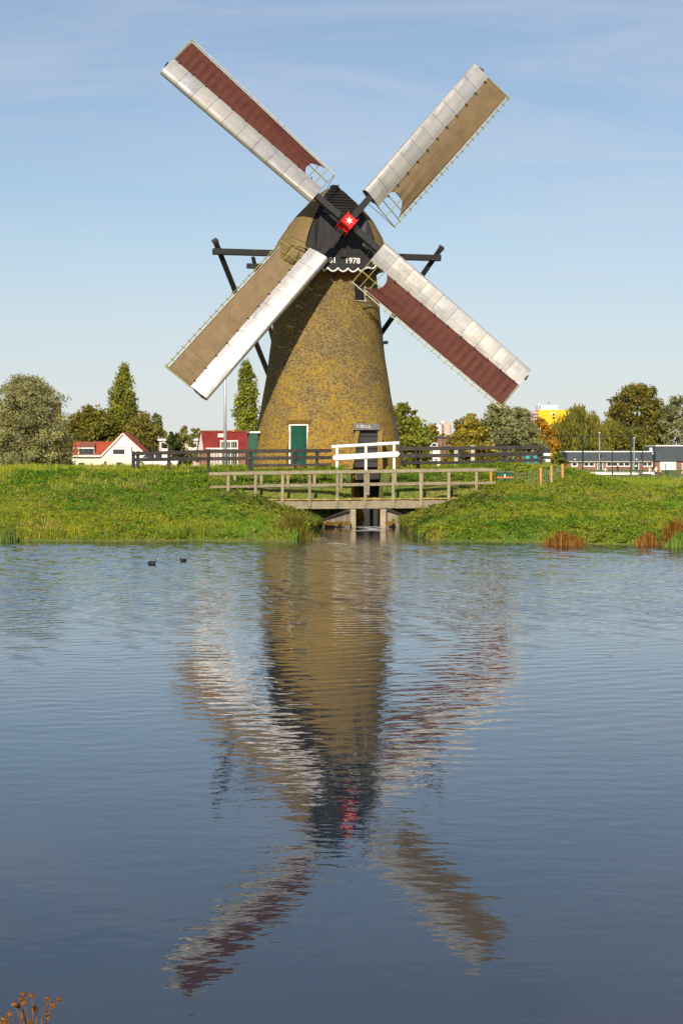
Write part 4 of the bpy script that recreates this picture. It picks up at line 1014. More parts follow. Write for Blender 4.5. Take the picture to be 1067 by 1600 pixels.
# white house
YH = 320
def hx(p): return PX(p, YH)
def hz(p): return PZ(p, YH)
zg = .7
ho = empty('white_house', (hx(160), YH, zg), 'white rendered house with red tiled roofs and a tall gable, left behind the fence', 'house')
gb_ = MB().poly([(hx(159), YH, zg), (hx(222.5), YH, zg), (hx(222.5), YH, hz(704)), (hx(192.5), YH, hz(677.5)), (hx(159), YH, hz(711.5))], (0, 9, 0)).build('wall', 'white_render', ho)
MB().span((hx(111), YH + 1.2, zg), (hx(159) - .01, YH + 8, hz(712))).build('wall', 'cream_render', ho)
MB().span((hx(160), YH - .03, zg), (hx(203), YH - .005, hz(711.5))).build('wall_band', 'cream_render', ho)
rf = MB()
for (xa_, ya_, xb_, yb_) in ((192.5, 675, 157.5, 711), (192.5, 675, 224.5, 704.5)):
    A, B = Vector((hx(xa_), YH - .35, hz(ya_))), Vector((hx(xb_), YH - .35, hz(yb_))); nrm = Vector((0, 0, .22))
    rf.poly([A, B, B - nrm, A - nrm], (0, 9.6, 0))
rf = rf.build('roof', 'red_tile', ho)
for (xa_, ya_, xb_, yb_) in ((192.5, 677.6, 158.5, 712.6), (192.5, 677.6, 223.5, 706)):
    MB().beam((hx(xa_), YH - .38, hz(ya_)), (hx(xb_), YH - .38, hz(yb_)), .05, .22).build('barge_board', 'white_paint', rf)
# low roof with dormer
lr = MB().poly([(hx(110.5), YH + .7, hz(711.5)), (hx(159), YH + .7, hz(711.5)), (hx(176), YH + 4.6, hz(692) + .1), (hx(110.5), YH + 4.6, hz(692) + .1)], (0, .1, .18)).build('low_roof', 'red_tile', ho)
MB().span((hx(110), YH + .55, hz(713.6)), (hx(158), YH + .75, hz(711.2))).build('gutter', 'white_paint', lr)
dm = MB().span((hx(121.5), YH + .9, hz(711)), (hx(146.5), YH + 4.2, hz(700))).build('dormer', 'white_render', ho)
MB().poly([(hx(120), YH + .7, hz(700.5)), (hx(147), YH + .7, hz(700.5)), (hx(145), YH + 4.4, hz(691.6)), (hx(122), YH + 4.4, hz(691.6))], (0, .05, .16)).build('dormer_roof', 'weathered_tile', dm)
MB().span((hx(120), YH + .55, hz(701)), (hx(147), YH + .72, hz(699.3))).build('fascia', 'white_paint', dm)
window(ho, hx(123.5), hx(145.5), hz(710), hz(702), YH + .88, nx=3, mat='slate')
window(ho, hx(177.5), hx(194.5), hz(709), hz(698.5), YH, nx=2, mat='slate')
MB().span((hx(177.6), YH - .09, hz(702.3)), (hx(194.4), YH - .06, hz(699))).build('blind', 'ivory', ho)
for (a, b2, y0, y1) in ((122, 131, 729, 723), (163, 167, 726, 721), (182, 192, 730, 722.5), (157.2, 158.5, 728, 722)):
    MB().span((hx(a), YH - .08 if a > 159 else YH + 1.1, hz(y0)), (hx(b2), YH - .05 if a > 159 else YH + 1.15, hz(y1))).build('window', 'glass_dark', ho)
MB().span((hx(205), YH - .12, hz(705)), (hx(207.5), YH - .04, hz(698.5))).build('sign_plate', 'orange_pot', ho)
# chimney of the hidden house between
o = MB().tube([P(238.5, 712, 240), P(238.5, 693, 240), P(238.5, 692, 240)], [.2, .19, .24], 12).build('dark_post', 'black_wood', org=P(238.5, 712, 240)); props(o, 'short dark post standing behind the fence by the white house', 'post')
# white-fascia flat house behind the evergreen
fh = empty('flat_house', (PX(280, 300), 300, .7), 'flat-roofed house with white roof edge half hidden by the evergreen', 'house')
MB().span((PX(249, 300), 300, .7), (PX(312, 300), 308, PZ(688, 300))).build('wall', 'pink_render', fh)
MB().span((PX(247, 300), 299.6, PZ(688.5, 300)), (PX(313, 300), 308.4, PZ(685.5, 300))).build('roof_edge', 'white_paint', fh)
for a, b2 in ((252, 258), (294, 301), (303, 308)): window(fh, PX(a, 300), PX(b2, 300), PZ(701, 300), PZ(691, 300), 300, nx=1)
MB().span((PX(296, 300), 298.8, PZ(703, 300)), (PX(308, 300), 299, PZ(699, 300))).build('balcony', 'white_paint', fh)
# red-roofed house
YR_ = 220
def rx(p): return PX(p, YR_)
def rzz(p): return PZ(p, YR_)
rh = empty('red_roof_house', (rx(348), YR_, .9), 'low house with a large dark red tiled roof left of the mill', 'house')
MB().span((rx(314), YR_ + .3, .9), (rx(384), YR_ + 5, rzz(705))).build('wall', 'school_brick', rh)
roof = MB().poly([(rx(318.5), YR_, rzz(706)), (rx(387), YR_, rzz(706)), (rx(384.5), YR_ + 2.6, rzz(673.5)), (rx(311.5), YR_ + 2.6, rzz(673.5))], (0, .1, .12)).build('roof', 'dark_red_tile', rh)
MB().poly([(rx(311.5), YR_ + 2.6, rzz(673.5)), (rx(318.5), YR_, rzz(706)), (rx(306.5), YR_ + 2.0, rzz(706))], (0, .06, 0)).build('gable', 'cream_render', rh)
MB().beam((rx(311), YR_ + 2.5, rzz(673)), (rx(306.3), YR_ + 1.9, rzz(706.5)), .1, .16).build('barge_board', 'black_wood', rh)
MB().span((rx(312), YR_ + 2.4, rzz(673.6)), (rx(385), YR_ + 2.8, rzz(672.2))).build('ridge', 'weathered_tile', roof)
sl_ = Vector((0, 2.6, rzz(673.5) - rzz(706))).normalized()
def onroof(px, py):
    q = (706 - py) / 32.5; return Vector((rx(px), YR_ + 2.6 * q - .06, rzz(py)))
MB().poly([onroof(338.5, 683.5), onroof(349.5, 683.5), onroof(349, 677), onroof(338.8, 677)], (0, -.08, .02)).build('skylight', 'pale_stone', roof)
MB().poly([onroof(339.5, 682.5), onroof(348.5, 682.5), onroof(348.2, 678), onroof(339.8, 678)], (0, -.1, .03)).build('skylight_pane', 'cream_render', roof)
MB().span((rx(361), YR_ + 2.2, rzz(674)), (rx(365), YR_ + 2.7, rzz(671))).build('chimney', 'orange_pot', roof)
# white greenhouse frame and fence in its yard
gh = empty('garden_frame', (rx(358), YR_ - 6, .9), 'white framed glazed lean-to in front of the red roof', 'shed')
Y6 = YR_ - 6
for px in (345.2, 353, 361, 371.2): MB().span((PX(px - .7, Y6), Y6 - .06, .8), (PX(px + .7, Y6), Y6 + .06, PZ(689, Y6))).build('post', 'white_paint', gh)
MB().span((PX(344, Y6), Y6 - .07, PZ(690, Y6)), (PX(372, Y6), Y6 + .07, PZ(688, Y6))).build('top_rail', 'white_paint', gh)
MB().span((PX(346, Y6), Y6 + .08, .9), (PX(371, Y6), Y6 + .11, PZ(690, Y6))).build('pane', 'glass_dark', gh)
for px in (348, 350, 356, 358.5, 364, 367): MB().span((PX(px - .35, Y6), Y6 - .02, .9), (PX(px + .35, Y6), Y6 + .02, PZ(690, Y6))).build('mullion', 'pale_lath', gh)
wf = empty('white_garden_fence', (rx(337), Y6 - 1, .9), 'low white garden rail in front of the red-roofed house', 'fence')
for k in range(10): MB().span((PX(324 + k * 2.4, Y6 - 1), Y6 - 1.04, .8), (PX(325 + k * 2.4, Y6 - 1), Y6 - .96, PZ(701, Y6))).build('picket', 'white_paint', wf)
MB().span((PX(322, Y6 - 1), Y6 - 1.08, PZ(701.5, Y6)), (PX(372, Y6 - 1), Y6 - 1.04, PZ(699.8, Y6))).build('rail', 'white_paint', wf)
# cars
def car(px, py, Y_, mat, label, L=4.2, s=1):
    c = P(px, py, Y_); z0 = gz1(c.x, c.y); z0 = max(z0, c.z - 1.5)
    o = empty('parked_car', (c.x, Y_, z0), label, 'car')
    prof = [(-2.05, .35), (-2.1, .7), (-1.95, .9), (-1.2, 1.0), (-.65, 1.42), (.75, 1.45), (1.45, 1.05), (2.0, .95), (2.08, .6), (2.0, .33)]
    MB().poly([(c.x + x * s, Y_ - .8, z0 + z) for x, z in prof], (0, 1.6, 0)).build('body', mat, o, bevel=.05)
    for pts in ([(-1.05, 1.0), (-.62, 1.34), (-.02, 1.36), (-.02, 1.0)], [(.06, 1.0), (.06, 1.36), (.7, 1.37), (1.25, 1.03)]):
        MB().poly([(c.x + x * s, Y_ - .815, z0 + z) for x, z in pts], (0, -.01, 0)).build('window', 'glass_dark', o)
    for x in (-1.3, 1.3):
        w = MB().tube([(c.x + x * s, Y_ - .83, z0 + .32), (c.x + x * s, Y_ - .62, z0 + .32)], .32, 16).build('wheel', 'tyre', o)
        MB().tube([(c.x + x * s, Y_ - .84, z0 + .32), (c.x + x * s, Y_ - .8, z0 + .32)], .19, 12).build('rim', 'steel_pole', w)
    MB().span((c.x - 2.1 * s - .02, Y_ - .7, z0 + .66), (c.x - 2.1 * s + .06, Y_ - .4, z0 + .8)).build('headlight', 'ivory', o)
car(84, 727, 300, 'car_silver', 'silver car roof showing at the foot of the large willow')
car(244, 707, 170, 'car_white', 'white car with bluish windows behind the left fence', s=-1)
# small heap of boxes by the fence near the white house
ob = MB().box(P(258.5, 714, 150), (.5, .5, 1.4)).box(P(258.5, 705.5, 150), (.62, .6, .12)).build('white_cabinet', 'white_paint', org=P(258.5, 726, 150), bevel=.02); props(ob, 'white utility cabinet behind the left fence right of the car', 'cabinet')
# low brick building right of tower
lb = empty('brick_building', (PX(693, 300), 300, .9), 'low brick building with dark flat roof edge right of the bright green tree', 'building')
MB().span((PX(683, 300), 300, .9), (PX(716, 300), 306, PZ(684, 300))).build('wall', 'school_brick', lb)
MB().span((PX(682, 300), 299.7, PZ(684, 300)), (PX(717, 300), 306.3, PZ(682, 300))).build('roof_edge', 'slate', lb)
MB().span((PX(691.4, 300), 299.9, .9), (PX(692.4, 300), 300, PZ(684, 300))).build('downpipe', 'iron', lb)
van = MB().poly([(PX(671, 290), 289.2, .9), (PX(683, 290), 289.2, .9), (PX(683, 290), 289.2, PZ(692, 290)), (PX(676, 290), 289.2, PZ(692, 290)), (PX(671.5, 290), 289.2, PZ(697, 290))], (0, 1.8, 0)).build('parked_van', 'car_white', org=(PX(678, 290), 290, .9), bevel=.08); props(van, 'white van parked before the low brick building', 'van')
MB().poly([(PX(673, 290), 289.18, PZ(697, 290)), (PX(681, 290), 289.18, PZ(697, 290)), (PX(681, 290), 289.18, PZ(693, 290)), (PX(676, 290), 289.18, PZ(693, 290))], (0, -.02, 0)).build('window', 'glass_dark', van)
# far pink/white high-rise
def block(name, label, Y_, boxes, wins, cat='building'):
    o = empty(name, (PX(boxes[0][0], Y_), Y_, .8), label, cat)
    for (a, b2, yt, dy, mat, nm) in boxes: MB().span((PX(a, Y_), Y_ + dy, .8), (PX(b2, Y_), Y_ + dy + 14, PZ(yt, Y_))).build(nm, mat, o)
    for (x0, x1, y0, y1, nx, ny, dy, mat) in wins:
        for i in range(nx):
            for j in range(ny):
                wx0 = x0 + (x1 - x0) * (i + .15) / nx; wx1 = x0 + (x1 - x0) * (i + .85) / nx; wy0 = y0 + (y1 - y0) * (j + .2) / ny; wy1 = y0 + (y1 - y0) * (j + .7) / ny
                MB().span((PX(wx0, Y_), Y_ + dy - .25, PZ(wy1, Y_)), (PX(wx1, Y_), Y_ + dy - .05, PZ(wy0, Y_))).build('window', mat, o)
    return o
block('tower_block', 'far pink and white high-rise right of the mill', 1150,
      [(689, 704.5, 661, 0, 'pink_render', 'wall'), (681, 689.5, 663.5, 3, 'white_render', 'wall'), (689.5, 694, 657.5, 4, 'white_render', 'lift_shaft'), (697, 703.5, 659, 4, 'pink_render', 'roof_room')],
      [(689.3, 694, 663, 682, 1, 9, 0, 'glass_dark'), (702.5, 704.3, 665, 682, 1, 9, 0, 'glass_dark')])
yb = block('yellow_block', 'yellow office block with white roof room behind the autumn tree', 620,
      [(841, 888, 640.5, 0, 'yellow_panel', 'wall'), (829.5, 841 - .01, 643, 1.5, 'pink_render', 'side_wall'), (846, 873, 632.5, 4, 'white_render', 'roof_room')],
      [(830, 840.5, 645, 664, 4, 4, 1.5, 'glass_dark'), (861.5, 867, 645, 656, 1, 2, 0, 'glass_dark')])
MB().span((PX(861, 620), 619.85, PZ(648.5, 620)), (PX(866.5, 620), 619.95, PZ(644.5, 620))).build('white_panel', 'white_paint', yb)
MB().beam(P(839.5, 641, 622), P(841.5, 630, 622), .2, .9, (0, 1, 0)).build('aerial', 'white_paint', yb)
MB().tube([P(857, 633, 628), P(857, 627, 628)], .25, 8).build('aerial', 'steel_pole', yb)
block('glass_tower', 'far pale blue and white tower left of the yellow block', 1300, [(810, 818, 641, 0, 'glass_dark', 'wall'), (818, 826, 643.5, 2, 'white_render', 'wall')], [])
block('brick_tower_top', 'far red-topped tower showing beside the large willow', 1200, [(82, 91, 629, 0, 'weathered_tile', 'wall')], [])
block('grey_tower', 'far grey-blue block between the trees left of the red roof', 1200, [(251, 259, 678, 0, 'slate', 'wall')], [])
# school
YS = 400
def sx(p): return PX(p, YS)
def sz(p): return PZ(p, YS)
sch = empty('school', (sx(950), YS, .5), 'long low brick school with dark slate eaves at the right edge', 'school')
MB().span((sx(884), YS, .3), (sx(1018.5), YS + 10, sz(720))).build('wall', 'school_brick', sch)
rl = MB().span((sx(885), YS - .5, sz(720.5)), (sx(1018.5), YS + 10, sz(706.5))).build('roof', 'slate', sch)
MB().span((sx(882), YS - .7, sz(706.5)), (sx(1019), YS + 10.2, sz(704.8))).build('fascia', 'white_paint', rl)
MB().span((sx(883), YS - .55, sz(722)), (sx(1018), YS - .05, sz(720.6))).build('soffit', 'pale_stone', rl)
MB().span((sx(1019), YS - 3, .3), (sx(1120), YS + 10, sz(720))).build('wall', 'school_brick', sch)
rr2 = MB().span((sx(1019), YS - 3.5, sz(720.5)), (sx(1120), YS + 10.3, sz(697.5))).build('roof', 'slate', sch)
MB().span((sx(1018.6), YS - 3.7, sz(697.5)), (sx(1120), YS + 10.5, sz(695.8))).build('fascia', 'white_paint', rr2)
MB().span((sx(1014.5), YS - .3, sz(705)), (sx(1018), YS + 1, sz(699.5))).build('vent', 'white_paint', rl)
for a, b2, n_ in ((893, 901, 1), (911, 928, 2), (947, 964.5, 2), (965.5, 983.5, 2), (1003, 1018.2, 2)): window(sch, sx(a), sx(b2), sz(728.5), sz(722.5), YS, nx=n_, t=.22)
for a in (937, 993):
    d = MB().span((sx(a - 3.6), YS - .1, .3), (sx(a + 3.6), YS - .05, sz(721.5))).build('door', 'door_teal', sch)
    for s in (-3.9, 3.9): MB().span((sx(a + s - .5), YS - .14, .3), (sx(a + s + .5), YS - .04, sz(721.5))).build('frame', 'white_paint', d)
    MB().span((sx(a - 1.3), YS - .13, sz(729)), (sx(a + 1.3), YS - .11, sz(726.8))).build('notice', 'ivory', d)
for a in (897, 936, 993, 1018.3): MB().box((sx(a), YS - .65, sz(717.8 if a < 1010 else 709)), (.32, .16, .26), taper=.8).build('lamp', 'white_paint', rl)
for p0 in ((1001.5, 712, 3.2),): MB().tube([(sx(p0[0]), YS - .6, sz(715)), (sx(p0[0]), YS - .55, sz(709.5))], .2, 10).build('satellite_dish', 'iron', rl)
w = window(sch, sx(1027), sx(1051), sz(734.5), sz(725), YS - 3, nx=6, t=.16, glass='ivory')
MB().span((sx(1026.5), YS - 3.2, sz(725)), (sx(1051.5), YS - 3.05, sz(721.5))).build('shop_panel', 'white_paint', sch)
for a in (1061, 1066): window(sch, sx(a), sx(a + 4), sz(740), sz(724), YS - 3, nx=1, t=.14)
# low white wall / seats of the court in front of the school
YC = 262
cw = MB().span((PX(920, YC), YC, .2), (PX(1022, YC), YC + .5, PZ(737.5, YC))).build('court_wall', 'white_render', org=(PX(970, YC), YC, .2)); props(cw, 'long low white wall edging the court before the school', 'wall')
cb = MB().span((PX(995, YC), YC - 2, .1), (PX(1022, YC), YC - .3, PZ(741.5, YC))).build('court_bench', 'white_render', org=(PX(1008, YC), YC - 1, .1)); props(cb, 'white stepped block with a dark seat where someone sits', 'bench')
MB().span((PX(996, YC), YC - 2.1, PZ(741.5, YC)), (PX(1013, YC), YC - .4, PZ(740.3, YC))).build('seat', 'dark_fence', cb)
# court fence: tall posts with wires
cfn = empty('court_fence', (PX(985, 256), 256, .2), 'tall dark green ball-court fence posts and wires at right', 'fence')
for px, yt in ((717, 682), (836.5, 682), (878, 682), (910, 684), (956, 703), (985, 676), (1003, 703)):
    Y_ = 256 if px < 990 else 262
    MB().tube([(PX(px, Y_), Y_, .2), (PX(px, Y_), Y_, PZ(yt, Y_))], .11 if px in (910, 985) else .06, 8).build('post', 'court_green', cfn)
MB().tube([P(690, 684, 256), P(985, 681, 256)], .045, 5).build('top_wire', 'court_green', cfn)
MB().tube([P(878, 703, 256), P(985, 703, 256)], .02, 4).build('wire', 'court_green', cfn)
for y in (731, 738.5): MB().tube([P(946, y, 260), P(1003, y, 260)], .03, 5).build('rail', 'court_green', cfn)
mtn = MB()
for k in range(22): mtn.tube([P(947.5 + k * 2.5, 731, 260), P(947.5 + k * 2.5, 739, 260)], .012, 4)
mtn.build('mesh', 'court_green', cfn, kind='stuff')
gt = empty('court_gate', (PX(1041, 262), 262, .2), 'dark green goal-like gate frame right of the standing children', 'gate')
for px, y0, y1 in ((1039.5, 725, 745), (1042.5, 735, 748)): MB().tube([P(px, y1 + 4, 262), P(px, y0, 262)], .07, 8).build('post', 'court_green', gt)
MB().tube([P(1042.5, 735.5, 262), P(1051, 735.5, 262)], .05, 6).build('cross_bar', 'court_green', gt)
for px, y, lb in ((936, 676, 'thin pale lamp post before the weeping willows'), (990, 684, 'thin pale lamp post above the school roof by the tall tree')):
    o = MB().tube([(PX(px, 390), 390, .5), (PX(px, 390), 390, PZ(y, 390))], [.13, .1], 8).box(P(px, y, 390), (.5, .5, .25)).build('lamp_post', 'steel_pole', org=(PX(px, 390), 390, .5)); props(o, lb, 'lamp post')

# ------------------------------------------------------------------ people at the court
def person(px, Y_, zfeet, h, pose, top, legs, label, face=0.0):
    """skinned one-piece figure"""
    x = PX(px, Y_); k = h / 1.72
    sit = pose == 'sit'
    hip = Vector((0, 0, .48 if sit else .92)); lean = .16 if sit else .02
    ch_ = hip + Vector((0, -lean, .33)); nk = ch_ + Vector((0, -lean * .6, .2)); hd0 = nk + Vector((0, -.02, .1)); hd1 = hd0 + Vector((0, -.01, .15))
    V = [hip, ch_, nk, hd0, hd1]; E = [(0, 1), (1, 2), (2, 3), (3, 4)]; RD = [.15, .165, .06, .09, .085]
    for s in (-1, 1):
        i = len(V)
        sh = nk + Vector((s * .18, 0, -.05)); el = sh + (Vector((s * .05, -.12, -.24)) if not sit else Vector((s * .06, -.16, -.22))); wr_ = el + (Vector((0, -.08, -.23)) if not sit else Vector((-s * .08, -.22, -.04))); hn = wr_ + (wr_ - el).normalized() * .13
        V += [sh, el, wr_, hn]; E += [(2, i), (i, i + 1), (i + 1, i + 2), (i + 2, i + 3)]; RD += [.065, .05, .035, .03]
        i = len(V)
        hj = hip + Vector((s * .095, 0, -.05))
        if sit: kn = hj + Vector((s * .03, -.42, .03)); an = kn + Vector((0, -.03, -.40))
        else: kn = hj + Vector((s * .02, -.03, -.42)); an = kn + Vector((0, .04, -.38))
        to_ = an + Vector((0, -.17, -.045))
        V += [hj, kn, an, to_]; E += [(0, i), (i, i + 1), (i + 1, i + 2), (i + 2, i + 3)]; RD += [.09, .068, .045, .035]
    me = bpy.data.meshes.new('person'); me.from_pydata([v * k for v in V], E, [])
    o = bpy.data.objects.new('tmp', me); COL.objects.link(o)
    sk = o.modifiers.new('s', 'SKIN'); sb = o.modifiers.new('u', 'SUBSURF'); sb.levels = 1
    for i, sv in enumerate(me.skin_vertices[0].data): sv.radius = (RD[i] * k, RD[i] * k * .85); sv.use_root = (i == 0)
    dg = bpy.context.evaluated_depsgraph_get(); m2 = bpy.data.meshes.new_from_object(o.evaluated_get(dg)); bpy.data.objects.remove(o)
    m2.materials.clear()
    for nm in ('skin', top, legs, 'hair'): m2.materials.append(M[nm])
    for p in m2.polygons:
        c = p.center / k
        z_h = hd0.z
        if c.z > z_h - .02: p.material_index = 3 if (c.z > z_h + .10 or c.y > hd0.y + .02) else 0
        elif c.z > nk.z - .0 and abs(c.x) < .07: p.material_index = 0
        elif c.z > hip.z + .02 and not (abs(c.x) > .2 and c.z < el.z - .02): p.material_index = 1
        elif abs(c.x) > .19 and c.z > (hip.z - .15) and not sit: p.material_index = 0
        else: p.material_index = 2
        p.use_smooth = True
    m2.name = 'person'
    ob = bpy.data.objects.new('person', m2); COL.objects.link(ob)
    ob.location = (x, Y_, zfeet); ob.rotation_euler = (0, 0, face)
    return props(ob, label, 'person', 'people at the court')
zc = .45
person(1001, YC - 1.2, PZ(741, YC) - .42, 1.75, 'sit', 'cloth_grey', 'cloth_blue', 'person in grey top and blue trousers seated on the white block', R(-70))
person(945, YC + 1.5, .65, 1.35, 'stand', 'cloth_white', 'cloth_grey', 'child in white top behind the white wall, leftmost', R(20))
person(964.3, YC + 1.5, .72, 1.62, 'stand', 'cloth_black', 'cloth_black', 'person all in black standing behind the white wall', R(10))
person(1014, YC + 1.5, .5, 1.5, 'stand', 'cloth_white', 'cloth_blue', 'person in white and blue bending behind the white wall end', R(40))
person(1024.5, YC - .8, .45, 1.70, 'stand', 'cloth_white', 'cloth_maroon', 'taller person in white top, left of the pair at the wall end', R(-50))
person(1030.5, YC - 1.6, .42, 1.60, 'stand', 'cloth_pink', 'cloth_maroon', 'person in pale pink top and dark red trousers at the wall end', R(60))
person(1064, YC, .45, 1.45, 'sit', 'cloth_pink', 'cloth_black', 'person in pink top crouching at the right edge', R(30))

# ------------------------------------------------------------------ two coots
def coot(px, py, face, s, label):
    Y_ = CH * F / (py - 720.0); c = Vector((PX(px, Y_), Y_, 0)); 
    o = empty('coot', c, label, 'bird', 'coots swimming on the pond')
    f = Vector((math.cos(face), math.sin(face), 0)); sd_ = Vector((-f.y, f.x, 0))
    sections = [(-.155, .010, .085, .01), (-.12, .03, .075, .035), (-.05, .075, .062, .08), (.03, .08, .06, .085), (.09, .062, .062, .07), (.125, .036, .09, .05), (.142, .023, .13, .028), (.150, .022, .165, .026), (.168, .024, .185, .026), (.190, .013, .178, .016), (.2, .005, .172, .006)]
    rows = []
    for (t_, w, zc_, hh_) in sections:
        rows.append([c + f * (t_ * s) + sd_ * (math.cos(a) * w * s) + Vector((0, 0, (zc_ - .02 + math.sin(a) * hh_) * s)) for a in [2 * math.pi * k / 10 for k in range(10)]])
    b_ = MB().grid(rows, closed=True)
    b_.f += [tuple(range(10))[::-1], tuple(range(100, 110))]; b_.mi += [0, 0]
    b_.build('body', 'coot_black', o, smooth=True)
    h0 = c + f * (.19 * s) + Vector((0, 0, .165 * s))
    MB().tube([h0 + Vector((0, 0, .022 * s)) - f * .006 * s, h0 + f * .012 * s, h0 + f * .05 * s - Vector((0, 0, .014 * s))], [.008 * s, .009 * s, .002 * s], 8).build('bill', 'ivory', o, smooth=True)
coot(237.5, 882, R(-12), .85, 'left coot with white bill facing right on the pond')
coot(287, 877.5, R(215), .75, 'right smaller coot turned away on the pond')

# ------------------------------------------------------------------ bank vegetation
def blades(name, label, n, xr, yr, hmin, hmax, wid, cols, dens=None, lean=.35, kind='stuff'):
    x = rng.uniform(*xr, n * 3); y = rng.uniform(*yr, n * 3)
    z = terrain(x, y); s = shore(x)
    ok = (z > 0.04) & (y > s - .1) & (np.hypot(x - X0, y - Y0) > 4.0) & ~((x > .2) & (x < 2.2) & (y > 78.8) & (y < 91))
    ok &= ~((x > -4.0) & (x < 5.2) & (y > YB - .25) & (y < YR + .2) & (z > .9))
    if dens is not None: ok &= rng.uniform(0, 1, len(x)) < dens(x, y)
    x, y, z = x[ok][:n], y[ok][:n], z[ok][:n]; n = len(x)
    pat = .5 + .5 * np.clip(vnoise(x * .55, y * .55, 5) + .5 * vnoise(x * 1.7, y * 1.7, 1), -1, 1)
    h = rng.uniform(hmin, hmax, n) * (.7 + .6 * pat)
    a = rng.uniform(0, 2 * math.pi, n); ln = rng.uniform(.1, 1, n) * lean
    dx, dy = np.cos(a), np.sin(a); w = wid * rng.uniform(.7, 1.4, n)
    wx_, wy_ = np.cos(a + 1.57 + rng.normal(0, .4, n)), np.sin(a + 1.57 + rng.normal(0, .4, n))
    b0 = np.stack([x, y, z - .02], 1); side = np.stack([wx_, wy_, 0 * x], 1) * w[:, None]
    mid = b0 + np.stack([dx * ln * h * .35, dy * ln * h * .35, h * .62], 1); tip = b0 + np.stack([dx * ln * h * 1.1, dy * ln * h * 1.1, h], 1)
    V = np.stack([b0 - side, b0 + side, mid + side * .75, mid - side * .75, tip], 1).reshape(-1, 3)
    i = np.arange(n)[:, None] * 5
    Fq = np.concatenate([i + np.array([[0, 1, 2]]), i + np.array([[0, 2, 3]]), i + np.array([[3, 2, 4]])], 0)
    k = np.clip(.5 + (pat - .5) * 1.5 + rng.normal(0, .22, n), 0, 1)[:, None]; c1, c2, c3 = (np.array(q) for q in cols)
    col = c1 * (1 - k) + c2 * k
    m_ = (rng.uniform(0, 1, n) < np.where(vnoise(x * .5, y * .7, 33) > .45, .5, .09))[:, None]; col = np.where(m_, c3, col) * rng.uniform(.7, 1.3, n)[:, None]
    ob = bulk(name, V, Fq, 'grass_blade', np.repeat(col, 5, 0), org=(0, 70, 0), kind=kind); props(ob, label, 'grass')
    return ob
GC_ = ((.12, .265, .012), (.30, .32, .016), (.42, .32, .08))
blades('grass', 'bright green and yellow grass covering the far bank', 150000, (-15.5, 17), (61, 79), .07, .21, .011, GC_, lean=.75)
blades('grass', 'short grass around the mill and along the fences', 75000, (-19, 22), (79, 100), .08, .22, .013, GC_)
blades('grass', 'thin grass on the flat land behind the fences', 30000, (-40, 50), (98, 170), .12, .35, .03, GC_)
# leafy weeds: nettle and bramble clumps
def weeds(name, label, n_cl, xr, yr, leaves, size, hgt, cols, dens=None):
    x = rng.uniform(*xr, n_cl * 6); y = rng.uniform(*yr, n_cl * 6); z = terrain(x, y); s = shore(x)
    ok = (z > .05) & (y > s - .05) & (np.hypot(x - X0, y - Y0) > 4.2) & ~((x > 0.1) & (x < 2.3) & (y > 78.6) & (y < 91))
    ok &= ~((x > -3.6) & (x < 4.9) & (y > YB - .3) & (y < YR + .3))
    if dens is not None: ok &= rng.uniform(0, 1, len(x)) < dens(x, y)
    x, y, z = x[ok][:n_cl], y[ok][:n_cl], z[ok][:n_cl]; m_ = len(x); n = m_ * leaves
    idx = np.repeat(np.arange(m_), leaves); rc = rng.uniform(.12, .34, m_)[idx]; hc_ = hgt * rng.uniform(.5, 1.2, m_)[idx]
    u = unit(n) * (rng.uniform(0, 1, n) ** .5)[:, None]
    c = np.stack([x[idx] + u[:, 0] * rc, y[idx] + u[:, 1] * rc, z[idx] + hc_ * (.35 + .6 * np.abs(u[:, 2]))], 1)
    a = unit(n); a[:, 2] *= .4; a /= np.linalg.norm(a, axis=1, keepdims=True); b2 = np.cross(a, unit(n)); b2 /= np.linalg.norm(b2, axis=1, keepdims=True)
    sz_ = size * rng.uniform(.6, 1.4, n)[:, None]; v, f = quads(c, a * sz_, b2 * sz_ * .55)
    k = np.clip(.5 + .6 * vnoise(x * .8, y * .8, 12)[idx] + rng.normal(0, .2, m_)[idx] + rng.normal(0, .15, n), 0, 1)[:, None]
    col = (np.array(cols[0]) * (1 - k) + np.array(cols[1]) * k) * rng.uniform(.7, 1.3, n)[:, None]
    ob = bulk(name, v, f, 'leaf', np.repeat(col, 4, 0), org=(0, 70, 0), kind='stuff'); props(ob, label, 'plants'); return ob
def dn_general(x, y): return np.clip(.45 + .6 * vnoise(x * .6, y * .6, 9), .06, 1)
def dn_bridge(x, y): return np.clip(1.25 - np.hypot((x - 1) / 5.0, (y - 76) / 6.5), 0, 1)
weeds('ground_cover', 'leafy green weeds scattered through the bank grass', 6000, (-15.5, 17), (61.5, 86), 26, .05, .24, ((.10, .215, .014), (.28, .325, .025)), dn_general)
weeds('bramble_cover', 'denser bramble and nettle growth around the bridge ends', 1500, (-6.5, 8), (64, 86), 40, .06, .38, ((.085, .145, .014), (.25, .25, .03)), dn_bridge)
weeds('slope_weeds', 'low leafy growth on the slope between footbridge and mill', 500, (-7, 9), (82, 87.5), 30, .055, .24, ((.09, .19, .012), (.28, .30, .025)))
weeds('seed_heads', 'tan dry seed heads speckling the bank', 500, (-15, 16), (61.5, 84), 14, .03, .5, ((.24, .15, .05), (.34, .24, .09)))
# hanging edge at the waterline
blades('shore_grass', 'longer grass hanging over the waterline', 16000, (-15.5, 17), (60.8, 80), .22, .45, .013, ((.10, .18, .010), (.23, .23, .016), (.26, .16, .04)), dens=lambda x, y: ((y - shore(x)) < .7).astype(float), lean=.8)
